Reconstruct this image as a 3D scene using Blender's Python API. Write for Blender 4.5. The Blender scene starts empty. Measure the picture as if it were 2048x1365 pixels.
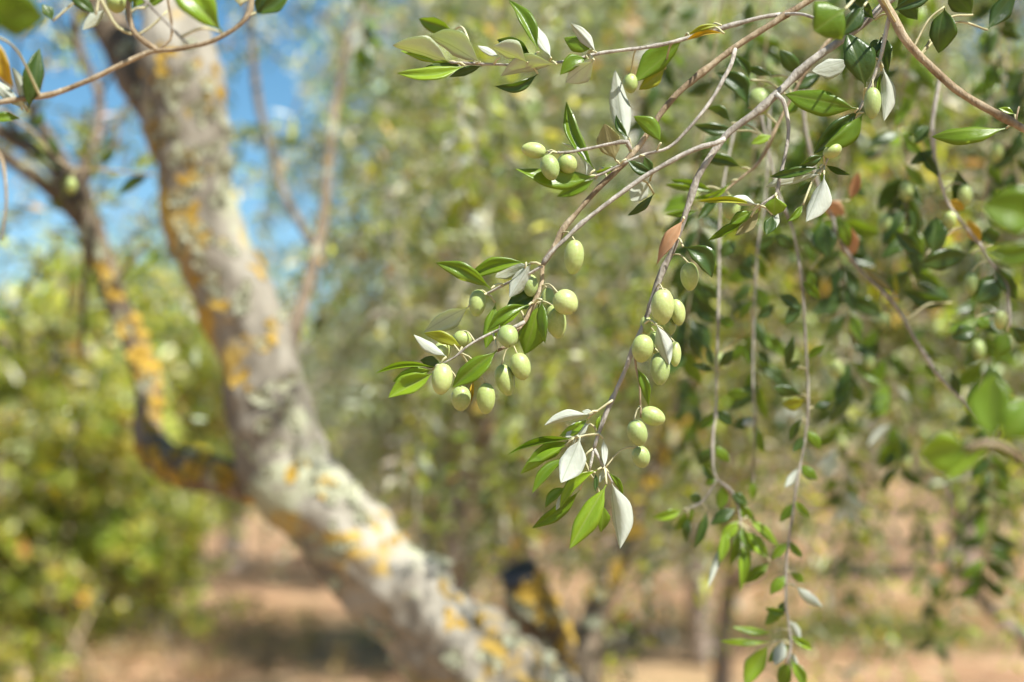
import bpy, math, random
import numpy as np
from mathutils import Vector, Matrix, noise
from mathutils.bvhtree import BVHTree

random.seed(11)
rng = np.random.default_rng(11)
SC = bpy.context.scene
COL = SC.collection
R = math.radians

# ------------------------------------------------------------------ camera, sky, sun, exposure
F = 50 / 36 * 2048           # focal length in photo pixels
PITCH = R(4.0)
CAM = Vector((0, 0, 1.5))
cam_data = bpy.data.cameras.new('camera')
cam = bpy.data.objects.new('camera', cam_data)
COL.objects.link(cam)
cam.location = CAM
cam.rotation_euler = (R(90) + PITCH, 0, 0)
cam_data.lens = 50
cam_data.sensor_width = 36
cam_data.clip_start = 0.05
cam_data.clip_end = 600
cam_data.dof.use_dof = True
cam_data.dof.focus_distance = 1.0
cam_data.dof.aperture_fstop = 3.2
cam_data.dof.aperture_blades = 0
SC.camera = cam

TO_SUN = Vector((0.40, -0.44, 0.82)).normalized()
world = bpy.data.worlds.new('World')
SC.world = world
world.use_nodes = True
wn = world.node_tree.nodes
wl = world.node_tree.links
sky = wn.new('ShaderNodeTexSky')
sky.sky_type = 'NISHITA'
sky.sun_disc = False
sky.sun_elevation = math.asin(TO_SUN.z)
sky.sun_rotation = math.atan2(TO_SUN.x, TO_SUN.y)
sky.altitude = 1500
sky.air_density = 1.0
sky.dust_density = 0.05
sky.ozone_density = 0.2
hsv = wn.new('ShaderNodeHueSaturation')      # the photograph's richer blue, the same all over the sky
hsv.inputs['Saturation'].default_value = 1.25
hsv.inputs['Hue'].default_value = 0.485
wl.new(sky.outputs[0], hsv.inputs['Color'])
wl.new(hsv.outputs[0], wn['Background'].inputs[0])
wn['Background'].inputs[1].default_value = 0.07

sun_data = bpy.data.lights.new('sun', 'SUN')
sun_data.energy = 4.7
sun_data.angle = R(0.53)
sun_data.color = (1.0, 0.975, 0.925)
sun = bpy.data.objects.new('sun', sun_data)
COL.objects.link(sun)
sun.rotation_euler = TO_SUN.to_track_quat('Z', 'Y').to_euler()

SC.view_settings.view_transform = 'Standard'
SC.view_settings.look = 'None'
SC.view_settings.gamma = 1
SC.view_settings.exposure = 1.08
SC.view_settings.use_curve_mapping = False
SC.render.engine = 'CYCLES'
SC.cycles.use_denoising = True
SC.cycles.max_bounces = 8
SC.cycles.transmission_bounces = 6
SC.cycles.diffuse_bounces = 4
SC.cycles.caustics_reflective = False
SC.cycles.caustics_refractive = False
SC.cycles.sample_clamp_indirect = 6

FWD = Vector((0, math.cos(PITCH), math.sin(PITCH)))
UP = Vector((0, -math.sin(PITCH), math.cos(PITCH)))
RIGHT = Vector((1, 0, 0))


def at(px, py, d):
    """A point of the place: where the photo shows it, at its own distance d."""
    return CAM + d * (FWD + RIGHT * ((px - 1024) / F) + UP * ((682.5 - py) / F))


# ------------------------------------------------------------------ materials
def new_mat(name):
    m = bpy.data.materials.new(name)
    m.use_nodes = True
    n, l = m.node_tree.nodes, m.node_tree.links
    n.clear()
    out = n.new('ShaderNodeOutputMaterial')
    return m, n, l, out


def node(n, kind, **kw):
    x = n.new(kind)
    for k, v in kw.items():
        if k.startswith('i_'):
            key = k[2:].replace('_', ' ')
            x.inputs[key].default_value = v
        else:
            setattr(x, k, v)
    return x


def ramp(n, stops):
    r = n.new('ShaderNodeValToRGB')
    e = r.color_ramp.elements
    while len(e) > 1:
        e.remove(e[-1])
    for i, (p, c) in enumerate(stops):
        el = e[0] if i == 0 else e.new(p)
        el.position = p
        el.color = (*c, 1) if len(c) == 3 else c
    return r


def math_node(n, l, op, a, b=None, c=None):
    x = n.new('ShaderNodeMath')
    x.operation = op
    for i, v in enumerate((a, b, c)):
        if v is None:
            continue
        if isinstance(v, (int, float)):
            x.inputs[i].default_value = v
        else:
            l.new(v, x.inputs[i])
    return x.outputs[0]


def mixc(n, l, fac, a, b):
    x = n.new('ShaderNodeMix')
    x.data_type = 'RGBA'
    if isinstance(fac, (int, float)):
        x.inputs[0].default_value = fac
    else:
        l.new(fac, x.inputs[0])
    for i, v in ((6, a), (7, b)):
        if isinstance(v, tuple):
            x.inputs[i].default_value = (*v, 1)
        else:
            l.new(v, x.inputs[i])
    return x.outputs[2]


def leaf_material(name, col, col2, vein, trans, tfac, rough, spec=0.5, coat=0.0, vw=18.0):
    """One face of a leaf: col..col2 by leaf, a paler midrib and faint side veins, light let through."""
    m, n, l, out = new_mat(name)
    tc = n.new('ShaderNodeTexCoord')
    sep = n.new('ShaderNodeSeparateXYZ')
    l.new(tc.outputs['Object'], sep.inputs[0])
    ay = math_node(n, l, 'ABSOLUTE', sep.outputs[1])
    mid = math_node(n, l, 'SUBTRACT', 1.0, math_node(n, l, 'MULTIPLY', ay, vw))
    mid = math_node(n, l, 'MAXIMUM', mid, 0.0)
    ph = math_node(n, l, 'SUBTRACT', math_node(n, l, 'MULTIPLY', sep.outputs[0], 60.0), math_node(n, l, 'MULTIPLY', ay, 45.0))
    side = math_node(n, l, 'SINE', ph)
    side = math_node(n, l, 'MULTIPLY', math_node(n, l, 'POWER', math_node(n, l, 'MAXIMUM', side, 0.0), 6.0), 0.05)
    vf = math_node(n, l, 'MINIMUM', math_node(n, l, 'ADD', math_node(n, l, 'MULTIPLY', mid, 0.6), side), 1.0)
    oi = n.new('ShaderNodeObjectInfo')
    nz = node(n, 'ShaderNodeTexNoise', i_Scale=7.0, i_Detail=4.0)
    l.new(tc.outputs['Object'], nz.inputs['Vector'])
    f = math_node(n, l, 'ADD', math_node(n, l, 'MULTIPLY', oi.outputs['Random'], 0.75), math_node(n, l, 'MULTIPLY', math_node(n, l, 'SUBTRACT', nz.outputs[0], 0.4), 0.9))
    f = math_node(n, l, 'MINIMUM', math_node(n, l, 'MAXIMUM', f, 0.0), 1.0)
    base = mixc(n, l, f, col, col2)
    base = mixc(n, l, vf, base, vein)
    # small scars
    sp = node(n, 'ShaderNodeTexNoise', i_Scale=38.0, i_Detail=2.0)
    l.new(tc.outputs['Object'], sp.inputs['Vector'])
    spf = math_node(n, l, 'MULTIPLY', math_node(n, l, 'GREATER_THAN', sp.outputs[0], 0.72), 0.5)
    base = mixc(n, l, spf, base, (0.16, 0.12, 0.05))
    pr = node(n, 'ShaderNodeBsdfPrincipled', i_Roughness=rough)
    pr.inputs['Specular IOR Level'].default_value = spec
    pr.inputs['Coat Weight'].default_value = coat
    pr.inputs['Coat Roughness'].default_value = 0.25
    l.new(base, pr.inputs['Base Color'])
    bp = node(n, 'ShaderNodeBump', i_Strength=0.12, i_Distance=0.02)
    l.new(math_node(n, l, 'ADD', math_node(n, l, 'MULTIPLY', vf, -1.0), math_node(n, l, 'MULTIPLY', nz.outputs[0], 0.6)), bp.inputs['Height'])
    l.new(bp.outputs[0], pr.inputs['Normal'])
    tr = n.new('ShaderNodeBsdfTranslucent')
    l.new(mixc(n, l, vf, trans, tuple(c * 0.7 for c in trans)), tr.inputs[0])
    mx = n.new('ShaderNodeMixShader')
    mx.inputs[0].default_value = tfac
    l.new(pr.outputs[0], mx.inputs[1])
    l.new(tr.outputs[0], mx.inputs[2])
    l.new(mx.outputs[0], out.inputs[0])
    return m


M = {}
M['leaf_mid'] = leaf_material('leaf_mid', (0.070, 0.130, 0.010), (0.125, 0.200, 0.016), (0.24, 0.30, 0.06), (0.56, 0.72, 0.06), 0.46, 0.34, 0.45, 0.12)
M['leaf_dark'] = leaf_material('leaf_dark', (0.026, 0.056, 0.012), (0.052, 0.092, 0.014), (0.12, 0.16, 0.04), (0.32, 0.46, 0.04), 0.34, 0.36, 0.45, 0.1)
M['leaf_young'] = leaf_material('leaf_young', (0.150, 0.260, 0.014), (0.225, 0.325, 0.028), (0.34, 0.42, 0.10), (0.66, 0.82, 0.08), 0.46, 0.30, 0.5, 0.25)
M['leaf_yellow'] = leaf_material('leaf_yellow', (0.50, 0.34, 0.02), (0.58, 0.43, 0.04), (0.6, 0.5, 0.2), (0.80, 0.58, 0.04), 0.40, 0.35)
M['leaf_lime'] = leaf_material('leaf_lime', (0.27, 0.31, 0.016), (0.35, 0.37, 0.025), (0.45, 0.45, 0.12), (0.70, 0.70, 0.05), 0.42, 0.36)
M['leaf_brown'] = leaf_material('leaf_brown', (0.46, 0.25, 0.11), (0.62, 0.39, 0.21), (0.6, 0.38, 0.2), (0.7, 0.33, 0.08), 0.35, 0.6)
M['leaf_under'] = leaf_material('leaf_under', (0.60, 0.625, 0.52), (0.70, 0.72, 0.64), (0.36, 0.39, 0.25), (0.66, 0.76, 0.30), 0.42, 0.60, 0.35, 0.0, 30.0)
M['leaf_under_tan'] = leaf_material('leaf_under_tan', (0.33, 0.29, 0.14), (0.40, 0.36, 0.18), (0.33, 0.28, 0.12), (0.50, 0.42, 0.12), 0.36, 0.62, 0.3)


def crown_material(name, tfac):
    m, n, l, out = new_mat(name)
    a = node(n, 'ShaderNodeAttribute', attribute_name='Col')
    pr = node(n, 'ShaderNodeBsdfPrincipled', i_Roughness=0.32)
    pr.inputs['Specular IOR Level'].default_value = 0.5
    l.new(a.outputs['Color'], pr.inputs['Base Color'])
    hs = node(n, 'ShaderNodeHueSaturation', i_Hue=0.485, i_Saturation=1.15, i_Value=2.0)
    l.new(a.outputs['Color'], hs.inputs['Color'])
    tr = n.new('ShaderNodeBsdfTranslucent')
    l.new(hs.outputs[0], tr.inputs[0])
    mx = n.new('ShaderNodeMixShader')
    mx.inputs[0].default_value = tfac
    l.new(pr.outputs[0], mx.inputs[1])
    l.new(tr.outputs[0], mx.inputs[2])
    l.new(mx.outputs[0], out.inputs[0])
    return m


M['crown'] = crown_material('crown', 0.45)


def bark_material(name, a, b, c, scale, bump, stain=None, stain_cut=0.6):
    m, n, l, out = new_mat(name)
    tc = n.new('ShaderNodeTexCoord')
    mp = n.new('ShaderNodeMapping')
    mp.inputs['Scale'].default_value = (1, 1, 0.45)
    l.new(tc.outputs['Object'], mp.inputs[0])
    n1 = node(n, 'ShaderNodeTexNoise', i_Scale=scale, i_Detail=8.0, i_Roughness=0.65)
    n2 = node(n, 'ShaderNodeTexNoise', i_Scale=scale * 0.23, i_Detail=5.0)
    n3 = node(n, 'ShaderNodeTexVoronoi', i_Scale=scale * 0.8)
    for x in (n1, n2, n3):
        l.new(mp.outputs[0], x.inputs['Vector'])
    r = ramp(n, [(0.28, a), (0.5, b), (0.72, c)])
    l.new(n1.outputs[0], r.inputs[0])
    base = r.outputs[0]
    r2 = ramp(n, [(0.38, (0.55, 0.5, 0.45)), (0.6, (1.15, 1.12, 1.1))])
    l.new(n2.outputs[0], r2.inputs[0])
    mu = n.new('ShaderNodeMix')
    mu.data_type = 'RGBA'
    mu.blend_type = 'MULTIPLY'
    mu.inputs[0].default_value = 0.7
    l.new(base, mu.inputs[6])
    l.new(r2.outputs[0], mu.inputs[7])
    base = mu.outputs[2]
    if stain:
        for i, (sc, s) in enumerate(stain):
            ns = node(n, 'ShaderNodeTexNoise', i_Scale=s, i_Detail=5.0, i_Roughness=0.6)
            off = n.new('ShaderNodeVectorMath')
            off.operation = 'ADD'
            off.inputs[1].default_value = (7.3 * i, 3.1 * i, 1.7)
            l.new(tc.outputs['Object'], off.inputs[0])
            l.new(off.outputs[0], ns.inputs['Vector'])
            rr = ramp(n, [(stain_cut + 0.03 * i, (0, 0, 0)), (stain_cut + 0.05 + 0.03 * i, (1, 1, 1))])
            l.new(ns.outputs[0], rr.inputs[0])
            base = mixc(n, l, math_node(n, l, 'MULTIPLY', rr.outputs[0], 0.8), base, sc)
    pr = node(n, 'ShaderNodeBsdfPrincipled', i_Roughness=0.85)
    pr.inputs['Specular IOR Level'].default_value = 0.2
    l.new(base, pr.inputs['Base Color'])
    bp = node(n, 'ShaderNodeBump', i_Strength=bump, i_Distance=0.01)
    l.new(math_node(n, l, 'ADD', n1.outputs[0], math_node(n, l, 'MULTIPLY', n3.outputs[0], 0.4)), bp.inputs['Height'])
    l.new(bp.outputs[0], pr.inputs['Normal'])
    l.new(pr.outputs[0], out.inputs[0])
    return m


M['trunk'] = bark_material('trunk', (0.09, 0.08, 0.062), (0.30, 0.28, 0.225), (0.43, 0.41, 0.345), 20, 1.0,
                           [((0.37, 0.385, 0.25), 7.0), ((0.48, 0.31, 0.04), 6.0)], 0.54)
M['limb'] = bark_material('limb', (0.075, 0.057, 0.038), (0.16, 0.125, 0.085), (0.29, 0.235, 0.17), 30, 0.8,  # bark darkened in colour to suggest shade on the side limb
                          [((0.36, 0.36, 0.24), 11.0), ((0.50, 0.30, 0.03), 9.0)], 0.60)
M['far_bark'] = bark_material('far_bark', (0.16, 0.12, 0.095), (0.30, 0.245, 0.195), (0.44, 0.37, 0.31), 14, 0.5)
M['stem_grey'] = bark_material('stem_grey', (0.20, 0.175, 0.145), (0.41, 0.385, 0.33), (0.55, 0.53, 0.46), 150, 0.5)
M['stem_tan'] = bark_material('stem_tan', (0.19, 0.135, 0.08), (0.36, 0.285, 0.18), (0.50, 0.43, 0.31), 150, 0.5)
M['stalk'] = bark_material('stalk', (0.40, 0.38, 0.20), (0.50, 0.48, 0.28), (0.60, 0.57, 0.38), 200, 0.1)


def simple(name, col, rough=0.8, var=0.3, scale=60.0):
    m, n, l, out = new_mat(name)
    tc = n.new('ShaderNodeTexCoord')
    nz = node(n, 'ShaderNodeTexNoise', i_Scale=scale, i_Detail=4.0)
    l.new(tc.outputs['Object'], nz.inputs['Vector'])
    oi = n.new('ShaderNodeObjectInfo')
    f = math_node(n, l, 'ADD', math_node(n, l, 'MULTIPLY', nz.outputs[0], 0.7), math_node(n, l, 'MULTIPLY', oi.outputs['Random'], 0.4))
    base = mixc(n, l, f, tuple(c * (1 - var) for c in col), tuple(min(1, c * (1 + var)) for c in col))
    pr = node(n, 'ShaderNodeBsdfPrincipled', i_Roughness=rough)
    l.new(base, pr.inputs['Base Color'])
    l.new(pr.outputs[0], out.inputs[0])
    return m


M['lichen_yellow'] = simple('lichen_yellow', (0.47, 0.31, 0.045), 0.85, 0.45, 60)
M['lichen_grey'] = simple('lichen_grey', (0.44, 0.445, 0.31), 0.9, 0.25, 90)
M['cut_shade'] = simple('cut_shade', (0.012, 0.013, 0.017), 0.6, 0.4, 30)  # near-black colour stands in for shade on the stub's cut end


def olive_material():
    m, n, l, out = new_mat('olive_skin')
    tc = n.new('ShaderNodeTexCoord')
    sep = n.new('ShaderNodeSeparateXYZ')
    l.new(tc.outputs['Object'], sep.inputs[0])
    oi = n.new('ShaderNodeObjectInfo')
    nz = node(n, 'ShaderNodeTexNoise', i_Scale=2.2, i_Detail=4.0)
    l.new(tc.outputs['Object'], nz.inputs['Vector'])
    f = math_node(n, l, 'ADD', math_node(n, l, 'MULTIPLY', oi.outputs['Random'], 0.7), math_node(n, l, 'SUBTRACT', nz.outputs[0], 0.35))
    f = math_node(n, l, 'MINIMUM', math_node(n, l, 'MAXIMUM', f, 0.0), 1.0)
    base = mixc(n, l, f, (0.26, 0.345, 0.065), (0.40, 0.46, 0.135))
    rnd2 = math_node(n, l, 'FRACT', math_node(n, l, 'MULTIPLY', oi.outputs['Random'], 7.31))
    base = mixc(n, l, math_node(n, l, 'MULTIPLY', math_node(n, l, 'GREATER_THAN', rnd2, 0.6), 0.55), base, (0.17, 0.26, 0.055))
    sc_ = node(n, 'ShaderNodeTexNoise', i_Scale=1.7, i_Detail=7.0, i_Roughness=0.7)
    l.new(tc.outputs['Object'], sc_.inputs['Vector'])
    base = mixc(n, l, math_node(n, l, 'MULTIPLY', math_node(n, l, 'GREATER_THAN', sc_.outputs[0], 0.66), 0.45), base, (0.36, 0.31, 0.12))
    sp = node(n, 'ShaderNodeTexVoronoi', i_Scale=11.0)
    l.new(tc.outputs['Object'], sp.inputs['Vector'])
    spf = math_node(n, l, 'MULTIPLY', math_node(n, l, 'LESS_THAN', sp.outputs[0], 0.22), 0.30)
    base = mixc(n, l, spf, base, (0.62, 0.66, 0.38))
    bl = node(n, 'ShaderNodeTexNoise', i_Scale=5.0, i_Detail=6.0)
    l.new(tc.outputs['Object'], bl.inputs['Vector'])
    base = mixc(n, l, math_node(n, l, 'MULTIPLY', bl.outputs[0], 0.28), base, (0.62, 0.63, 0.44))   # waxy bloom
    # dark style scar at the very tip (local -z)
    r2 = math_node(n, l, 'ADD', math_node(n, l, 'MULTIPLY', sep.outputs[0], sep.outputs[0]), math_node(n, l, 'MULTIPLY', sep.outputs[1], sep.outputs[1]))
    tip = math_node(n, l, 'MULTIPLY', math_node(n, l, 'LESS_THAN', r2, 0.006), math_node(n, l, 'LESS_THAN', sep.outputs[2], -0.5))
    base = mixc(n, l, tip, base, (0.03, 0.02, 0.012))
    pr = node(n, 'ShaderNodeBsdfPrincipled', i_Roughness=0.42)
    pr.inputs['Specular IOR Level'].default_value = 0.42
    pr.inputs['Subsurface Weight'].default_value = 0.35
    pr.inputs['Subsurface Radius'].default_value = (0.5, 0.7, 0.15)
    pr.inputs['Subsurface Scale'].default_value = 0.004
    l.new(base, pr.inputs['Base Color'])
    bp = node(n, 'ShaderNodeBump', i_Strength=0.08, i_Distance=0.05)
    l.new(bl.outputs[0], bp.inputs['Height'])
    l.new(bp.outputs[0], pr.inputs['Normal'])
    l.new(pr.outputs[0], out.inputs[0])
    return m


M['olive'] = olive_material()


def soil_material():
    m, n, l, out = new_mat('soil')
    tc = n.new('ShaderNodeTexCoord')
    n1 = node(n, 'ShaderNodeTexNoise', i_Scale=1.1, i_Detail=9.0, i_Roughness=0.68)
    n2 = node(n, 'ShaderNodeTexNoise', i_Scale=6.0, i_Detail=8.0, i_Roughness=0.7)
    n3 = node(n, 'ShaderNodeTexNoise', i_Scale=0.16, i_Detail=4.0)
    for x in (n1, n2, n3):
        l.new(tc.outputs['Object'], x.inputs['Vector'])
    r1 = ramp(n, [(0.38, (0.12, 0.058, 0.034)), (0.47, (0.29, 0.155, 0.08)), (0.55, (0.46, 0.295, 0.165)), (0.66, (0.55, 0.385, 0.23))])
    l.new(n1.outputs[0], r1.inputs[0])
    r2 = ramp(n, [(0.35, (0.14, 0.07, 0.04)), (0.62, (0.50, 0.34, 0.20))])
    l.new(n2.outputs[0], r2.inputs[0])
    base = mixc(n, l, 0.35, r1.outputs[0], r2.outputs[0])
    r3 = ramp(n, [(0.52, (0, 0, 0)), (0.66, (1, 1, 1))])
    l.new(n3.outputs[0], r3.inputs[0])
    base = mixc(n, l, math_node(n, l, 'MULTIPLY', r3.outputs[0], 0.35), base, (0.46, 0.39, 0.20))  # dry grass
    pr = node(n, 'ShaderNodeBsdfPrincipled', i_Roughness=0.95)
    pr.inputs['Specular IOR Level'].default_value = 0.1
    l.new(base, pr.inputs['Base Color'])
    bp = node(n, 'ShaderNodeBump', i_Strength=0.6, i_Distance=0.06)
    l.new(n2.outputs[0], bp.inputs['Height'])
    l.new(bp.outputs[0], pr.inputs['Normal'])
    l.new(pr.outputs[0], out.inputs[0])
    return m


M['soil'] = soil_material()


# ------------------------------------------------------------------ mesh helpers
def mesh_obj(name, verts, faces, mat, parent=None, origin=None, smooth=True, label=None, kind=None):
    me = bpy.data.meshes.new(name)
    o0 = Vector(origin) if origin is not None else Vector((0, 0, 0))
    v = np.asarray(verts, dtype=np.float64) - np.array(o0)
    me.from_pydata(v.tolist(), [], faces)
    for m in (mat if isinstance(mat, (list, tuple)) else [mat]):
        me.materials.append(m)
    if smooth:
        me.polygons.foreach_set('use_smooth', [True] * len(me.polygons))
    o = bpy.data.objects.new(name, me)
    COL.objects.link(o)
    place(o, o0, parent)
    if label:
        o['label'] = label
    if kind:
        o['kind'] = kind
    return o


def place(o, loc, parent):
    """World location under a parent that only ever carries a translation."""
    o.location = Vector(loc) - (PW[parent.name] if parent else Vector((0, 0, 0)))
    if parent:
        o.parent = parent
    PW[o.name] = Vector(loc)


PW = {}


def thing(name, loc, label, category, group=None):
    e = bpy.data.objects.new(name, None)
    COL.objects.link(e)
    e.empty_display_size = 0.05
    e.location = loc
    PW[e.name] = Vector(loc)
    e['label'] = label
    e['category'] = category
    if group:
        e['group'] = group
    return e


def spline(pts, rad, step):
    """Catmull-Rom through the points, with the radius carried along."""
    P = [np.array(p, float) for p in pts]
    out, ro = [], []
    n = len(P)
    for i in range(n - 1):
        p0 = P[i - 1] if i else 2 * P[0] - P[1]
        p1, p2 = P[i], P[i + 1]
        p3 = P[i + 2] if i + 2 < n else 2 * P[-1] - P[-2]
        k = max(1, int(np.linalg.norm(p2 - p1) / step))
        for j in range(k):
            t = j / k
            out.append(0.5 * ((2 * p1) + (-p0 + p2) * t + (2 * p0 - 5 * p1 + 4 * p2 - p3) * t * t + (-p0 + 3 * p1 - 3 * p2 + p3) * t ** 3))
            ro.append(rad[i] + (rad[i + 1] - rad[i]) * t)
    out.append(P[-1])
    ro.append(rad[-1])
    return np.array(out), np.array(ro)


def tube(P, rad, sides, wob=0.0, nscale=1.0, seed=0.0, cap=True, knots=0.0):
    """Verts and faces of a tapered tube along P, its surface roughened by noise."""
    n = len(P)
    T = np.gradient(P, axis=0)
    T /= np.linalg.norm(T, axis=1)[:, None] + 1e-12
    ref = np.array([0.0, 1.0, 0.0]) if abs(T[0][1]) < 0.9 else np.array([1.0, 0, 0])
    V = []
    u = np.cross(T[0], ref)
    u /= np.linalg.norm(u)
    for i in range(n):
        u = u - T[i] * np.dot(u, T[i])
        u /= np.linalg.norm(u)
        w = np.cross(T[i], u)
        kb = 1.0
        if knots:
            kb += min(0.32, knots * max(0.0, noise.noise(Vector(P[i]) * 38 + Vector((seed, 0, 0)))) ** 2 * 6)
        for s in range(sides):
            a = 2 * math.pi * s / sides
            dirv = u * math.cos(a) + w * math.sin(a)
            r = rad[i] * kb
            if wob:
                q = Vector(P[i] + dirv * r) * nscale + Vector((seed, seed * 0.7, 0))
                r *= 1 + wob * (noise.noise(q) + 0.5 * noise.noise(q * 2.3) + 0.25 * noise.noise(q * 5.1))
            V.append(P[i] + dirv * r)
    Fc = []
    for i in range(n - 1):
        for s in range(sides):
            a, b = i * sides + s, i * sides + (s + 1) % sides
            Fc.append((a, b, b + sides, a + sides))
    if cap:
        Fc.append(tuple(range(sides))[::-1])
        Fc.append(tuple((n - 1) * sides + s for s in range(sides)))
    return V, Fc


# ------------------------------------------------------------------ leaf and olive meshes
LEAF_CACHE = {}


def leaf_mesh(sick, arch, fold, roll_up, twist, mats):
    key = (round(sick, 2), arch, fold, roll_up, twist, mats)
    if key in LEAF_CACHE:
        return LEAF_CACHE[key]
    NX, NY = 14, 6
    top, bot = [], []
    wav = random.uniform(0, 6)
    for i in range(NX + 1):
        t = i / NX
        if t < 0.10:
            w = 0.035
        else:
            s = (t - 0.10) / 0.90
            w = 0.035 * (1 - s) + 0.5 * (math.sin(math.pi * s ** 0.92) ** 0.90) if s < 1 else 0
            if s > 0.93:
                w *= 0.55 + 0.45 * (1 - s) / 0.07
        w = max(w, 0.012)
        if i == NX:
            w = 0.004
        cx = t
        cz = arch * math.sin(math.pi * t) * 0.22
        cy = sick * math.sin(math.pi * t) * 1.0
        for j in range(NY + 1):
            v = (j / NY - 0.5) * 2
            # v-fold, then the rim rolls under or up
            ang = fold
            y = v * w * math.cos(ang)
            z = abs(v) * w * math.sin(ang) * 0.55 - roll_up * (abs(v) ** 3) * w * 0.35
            z += 0.012 * math.sin(9 * t + wav) * v
            tw = twist * (t - 0.45)
            y, z = y * math.cos(tw) - z * math.sin(tw), y * math.sin(tw) * 0.6 + z * math.cos(tw)
            y *= 1 + 0.05 * math.sin(17 * t + wav * 2 + (1.7 if v > 0 else 0))
            top.append((cx, cy + y, cz + z))
    th = 0.006
    bot = [(x, y, z - th) for x, y, z in top]
    V = top + bot
    Fc, mi = [], []
    n = len(top)
    for i in range(NX):
        for j in range(NY):
            a = i * (NY + 1) + j
            b = a + NY + 1
            Fc.append((a, b, b + 1, a + 1)); mi.append(0)
            Fc.append((n + a, n + a + 1, n + b + 1, n + b)); mi.append(1)
    for i in range(NX):
        a, b = i * (NY + 1), (i + 1) * (NY + 1)
        Fc.append((a, n + a, n + b, b)); mi.append(0)
        a, b = a + NY, b + NY
        Fc.append((a, b, n + b, n + a)); mi.append(0)
    # quads above are wound so that +z is the upper face
    me = bpy.data.meshes.new('leaf')
    me.from_pydata(V, [], Fc)
    for k in mats:
        me.materials.append(M[k])
    me.polygons.foreach_set('material_index', mi)
    me.polygons.foreach_set('use_smooth', [True] * len(Fc))
    me.update()
    LEAF_CACHE[key] = me
    return me


KINDS = {  # code: (upper, under, which side faces the camera)
    'g': ('leaf_mid', 'leaf_under', 1), 'd': ('leaf_dark', 'leaf_under', 1), 'l': ('leaf_young', 'leaf_under', 1),
    'y': ('leaf_yellow', 'leaf_yellow', 1), 'm': ('leaf_lime', 'leaf_lime', 1), 'b': ('leaf_brown', 'leaf_brown', 1),
    's': ('leaf_mid', 'leaf_under', -1), 't': ('leaf_mid', 'leaf_under_tan', -1),
}


def add_leaf(parent, bx, by, tx, ty, w, code, d, opt):
    up_m, un_m, side = KINDS[code]
    L = math.hypot(tx - bx, ty - by)
    dd = opt.get('z', random.uniform(-0.30, 0.30)) * L * d / F
    p0, p1 = at(bx, by, d), at(tx, ty, d + dd)
    X = (p1 - p0)
    ln = X.length
    Xn = X.normalized()
    view = (CAM - p0).normalized()
    Z = (view - Xn * view.dot(Xn)).normalized() * side
    rl = R(opt.get('r', random.uniform(-22, 22)))
    Z = Matrix.Rotation(rl, 3, Xn) @ Z
    Y = Z.cross(Xn)
    sick = opt.get('c', random.uniform(-0.05, 0.05)) * side * ln
    wid = w * d / F / max(0.5, math.cos(rl)) * 1.24
    sick = round(sick / wid * 20) / 20          # in units of the leaf's own width
    arch = random.choice((-0.25, 0.15, 0.35, 0.6)) if side > 0 else random.choice((-0.1, 0.1, 0.25))
    fold = random.choice((0.25, 0.5, 0.8))
    ru = random.choice((0.0, 0.3, 0.6))
    tw = random.choice((-0.9, -0.5, -0.2, 0.2, 0.5, 0.9)) if side > 0 else random.choice((-0.4, -0.2, 0.2, 0.4))
    me = leaf_mesh(sick, arch, fold, ru, tw, (up_m, un_m))
    o = bpy.data.objects.new('leaf', me)
    COL.objects.link(o)
    mt = Matrix.Identity(4)
    for i in range(3):
        mt[i][0], mt[i][1], mt[i][2] = Xn[i] * ln, Y[i] * wid, Z[i] * (ln * 0.5 + wid * 0.5)
    mt.translation = p0 - PW[parent.name]
    o.parent = parent
    o.matrix_basis = mt
    PW[o.name] = p0
    if code == 'b':
        o['label'] = 'dry brown leaf'
    elif code in 'ym':
        o['label'] = 'yellowed leaf'
    return o, p0


def olive_mesh():
    V, Fc = [], []
    NU, NV = 20, 14
    for j in range(NV + 1):
        th = math.pi * j / NV
        z = math.cos(th)
        r = math.sin(th) ** 0.94
        zz = z * (1.0 if z > 0 else 1.0 + 0.06 * abs(z) ** 6)
        r *= 1 + 0.05 * z           # a little fuller towards the stalk
        if j == 0:
            zz -= 0.05
        for i in range(NU):
            a = 2 * math.pi * i / NU
            V.append((r * math.cos(a), r * math.sin(a), zz))
    for j in range(NV):
        for i in range(NU):
            a, b = j * NU + i, j * NU + (i + 1) % NU
            Fc.append((a, a + NU, b + NU, b))
    me = bpy.data.meshes.new('olive')
    me.from_pydata(V, [], Fc)
    me.materials.append(M['olive'])
    me.polygons.foreach_set('use_smooth', [True] * len(Fc))
    return me


OLIVE = olive_mesh()


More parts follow.
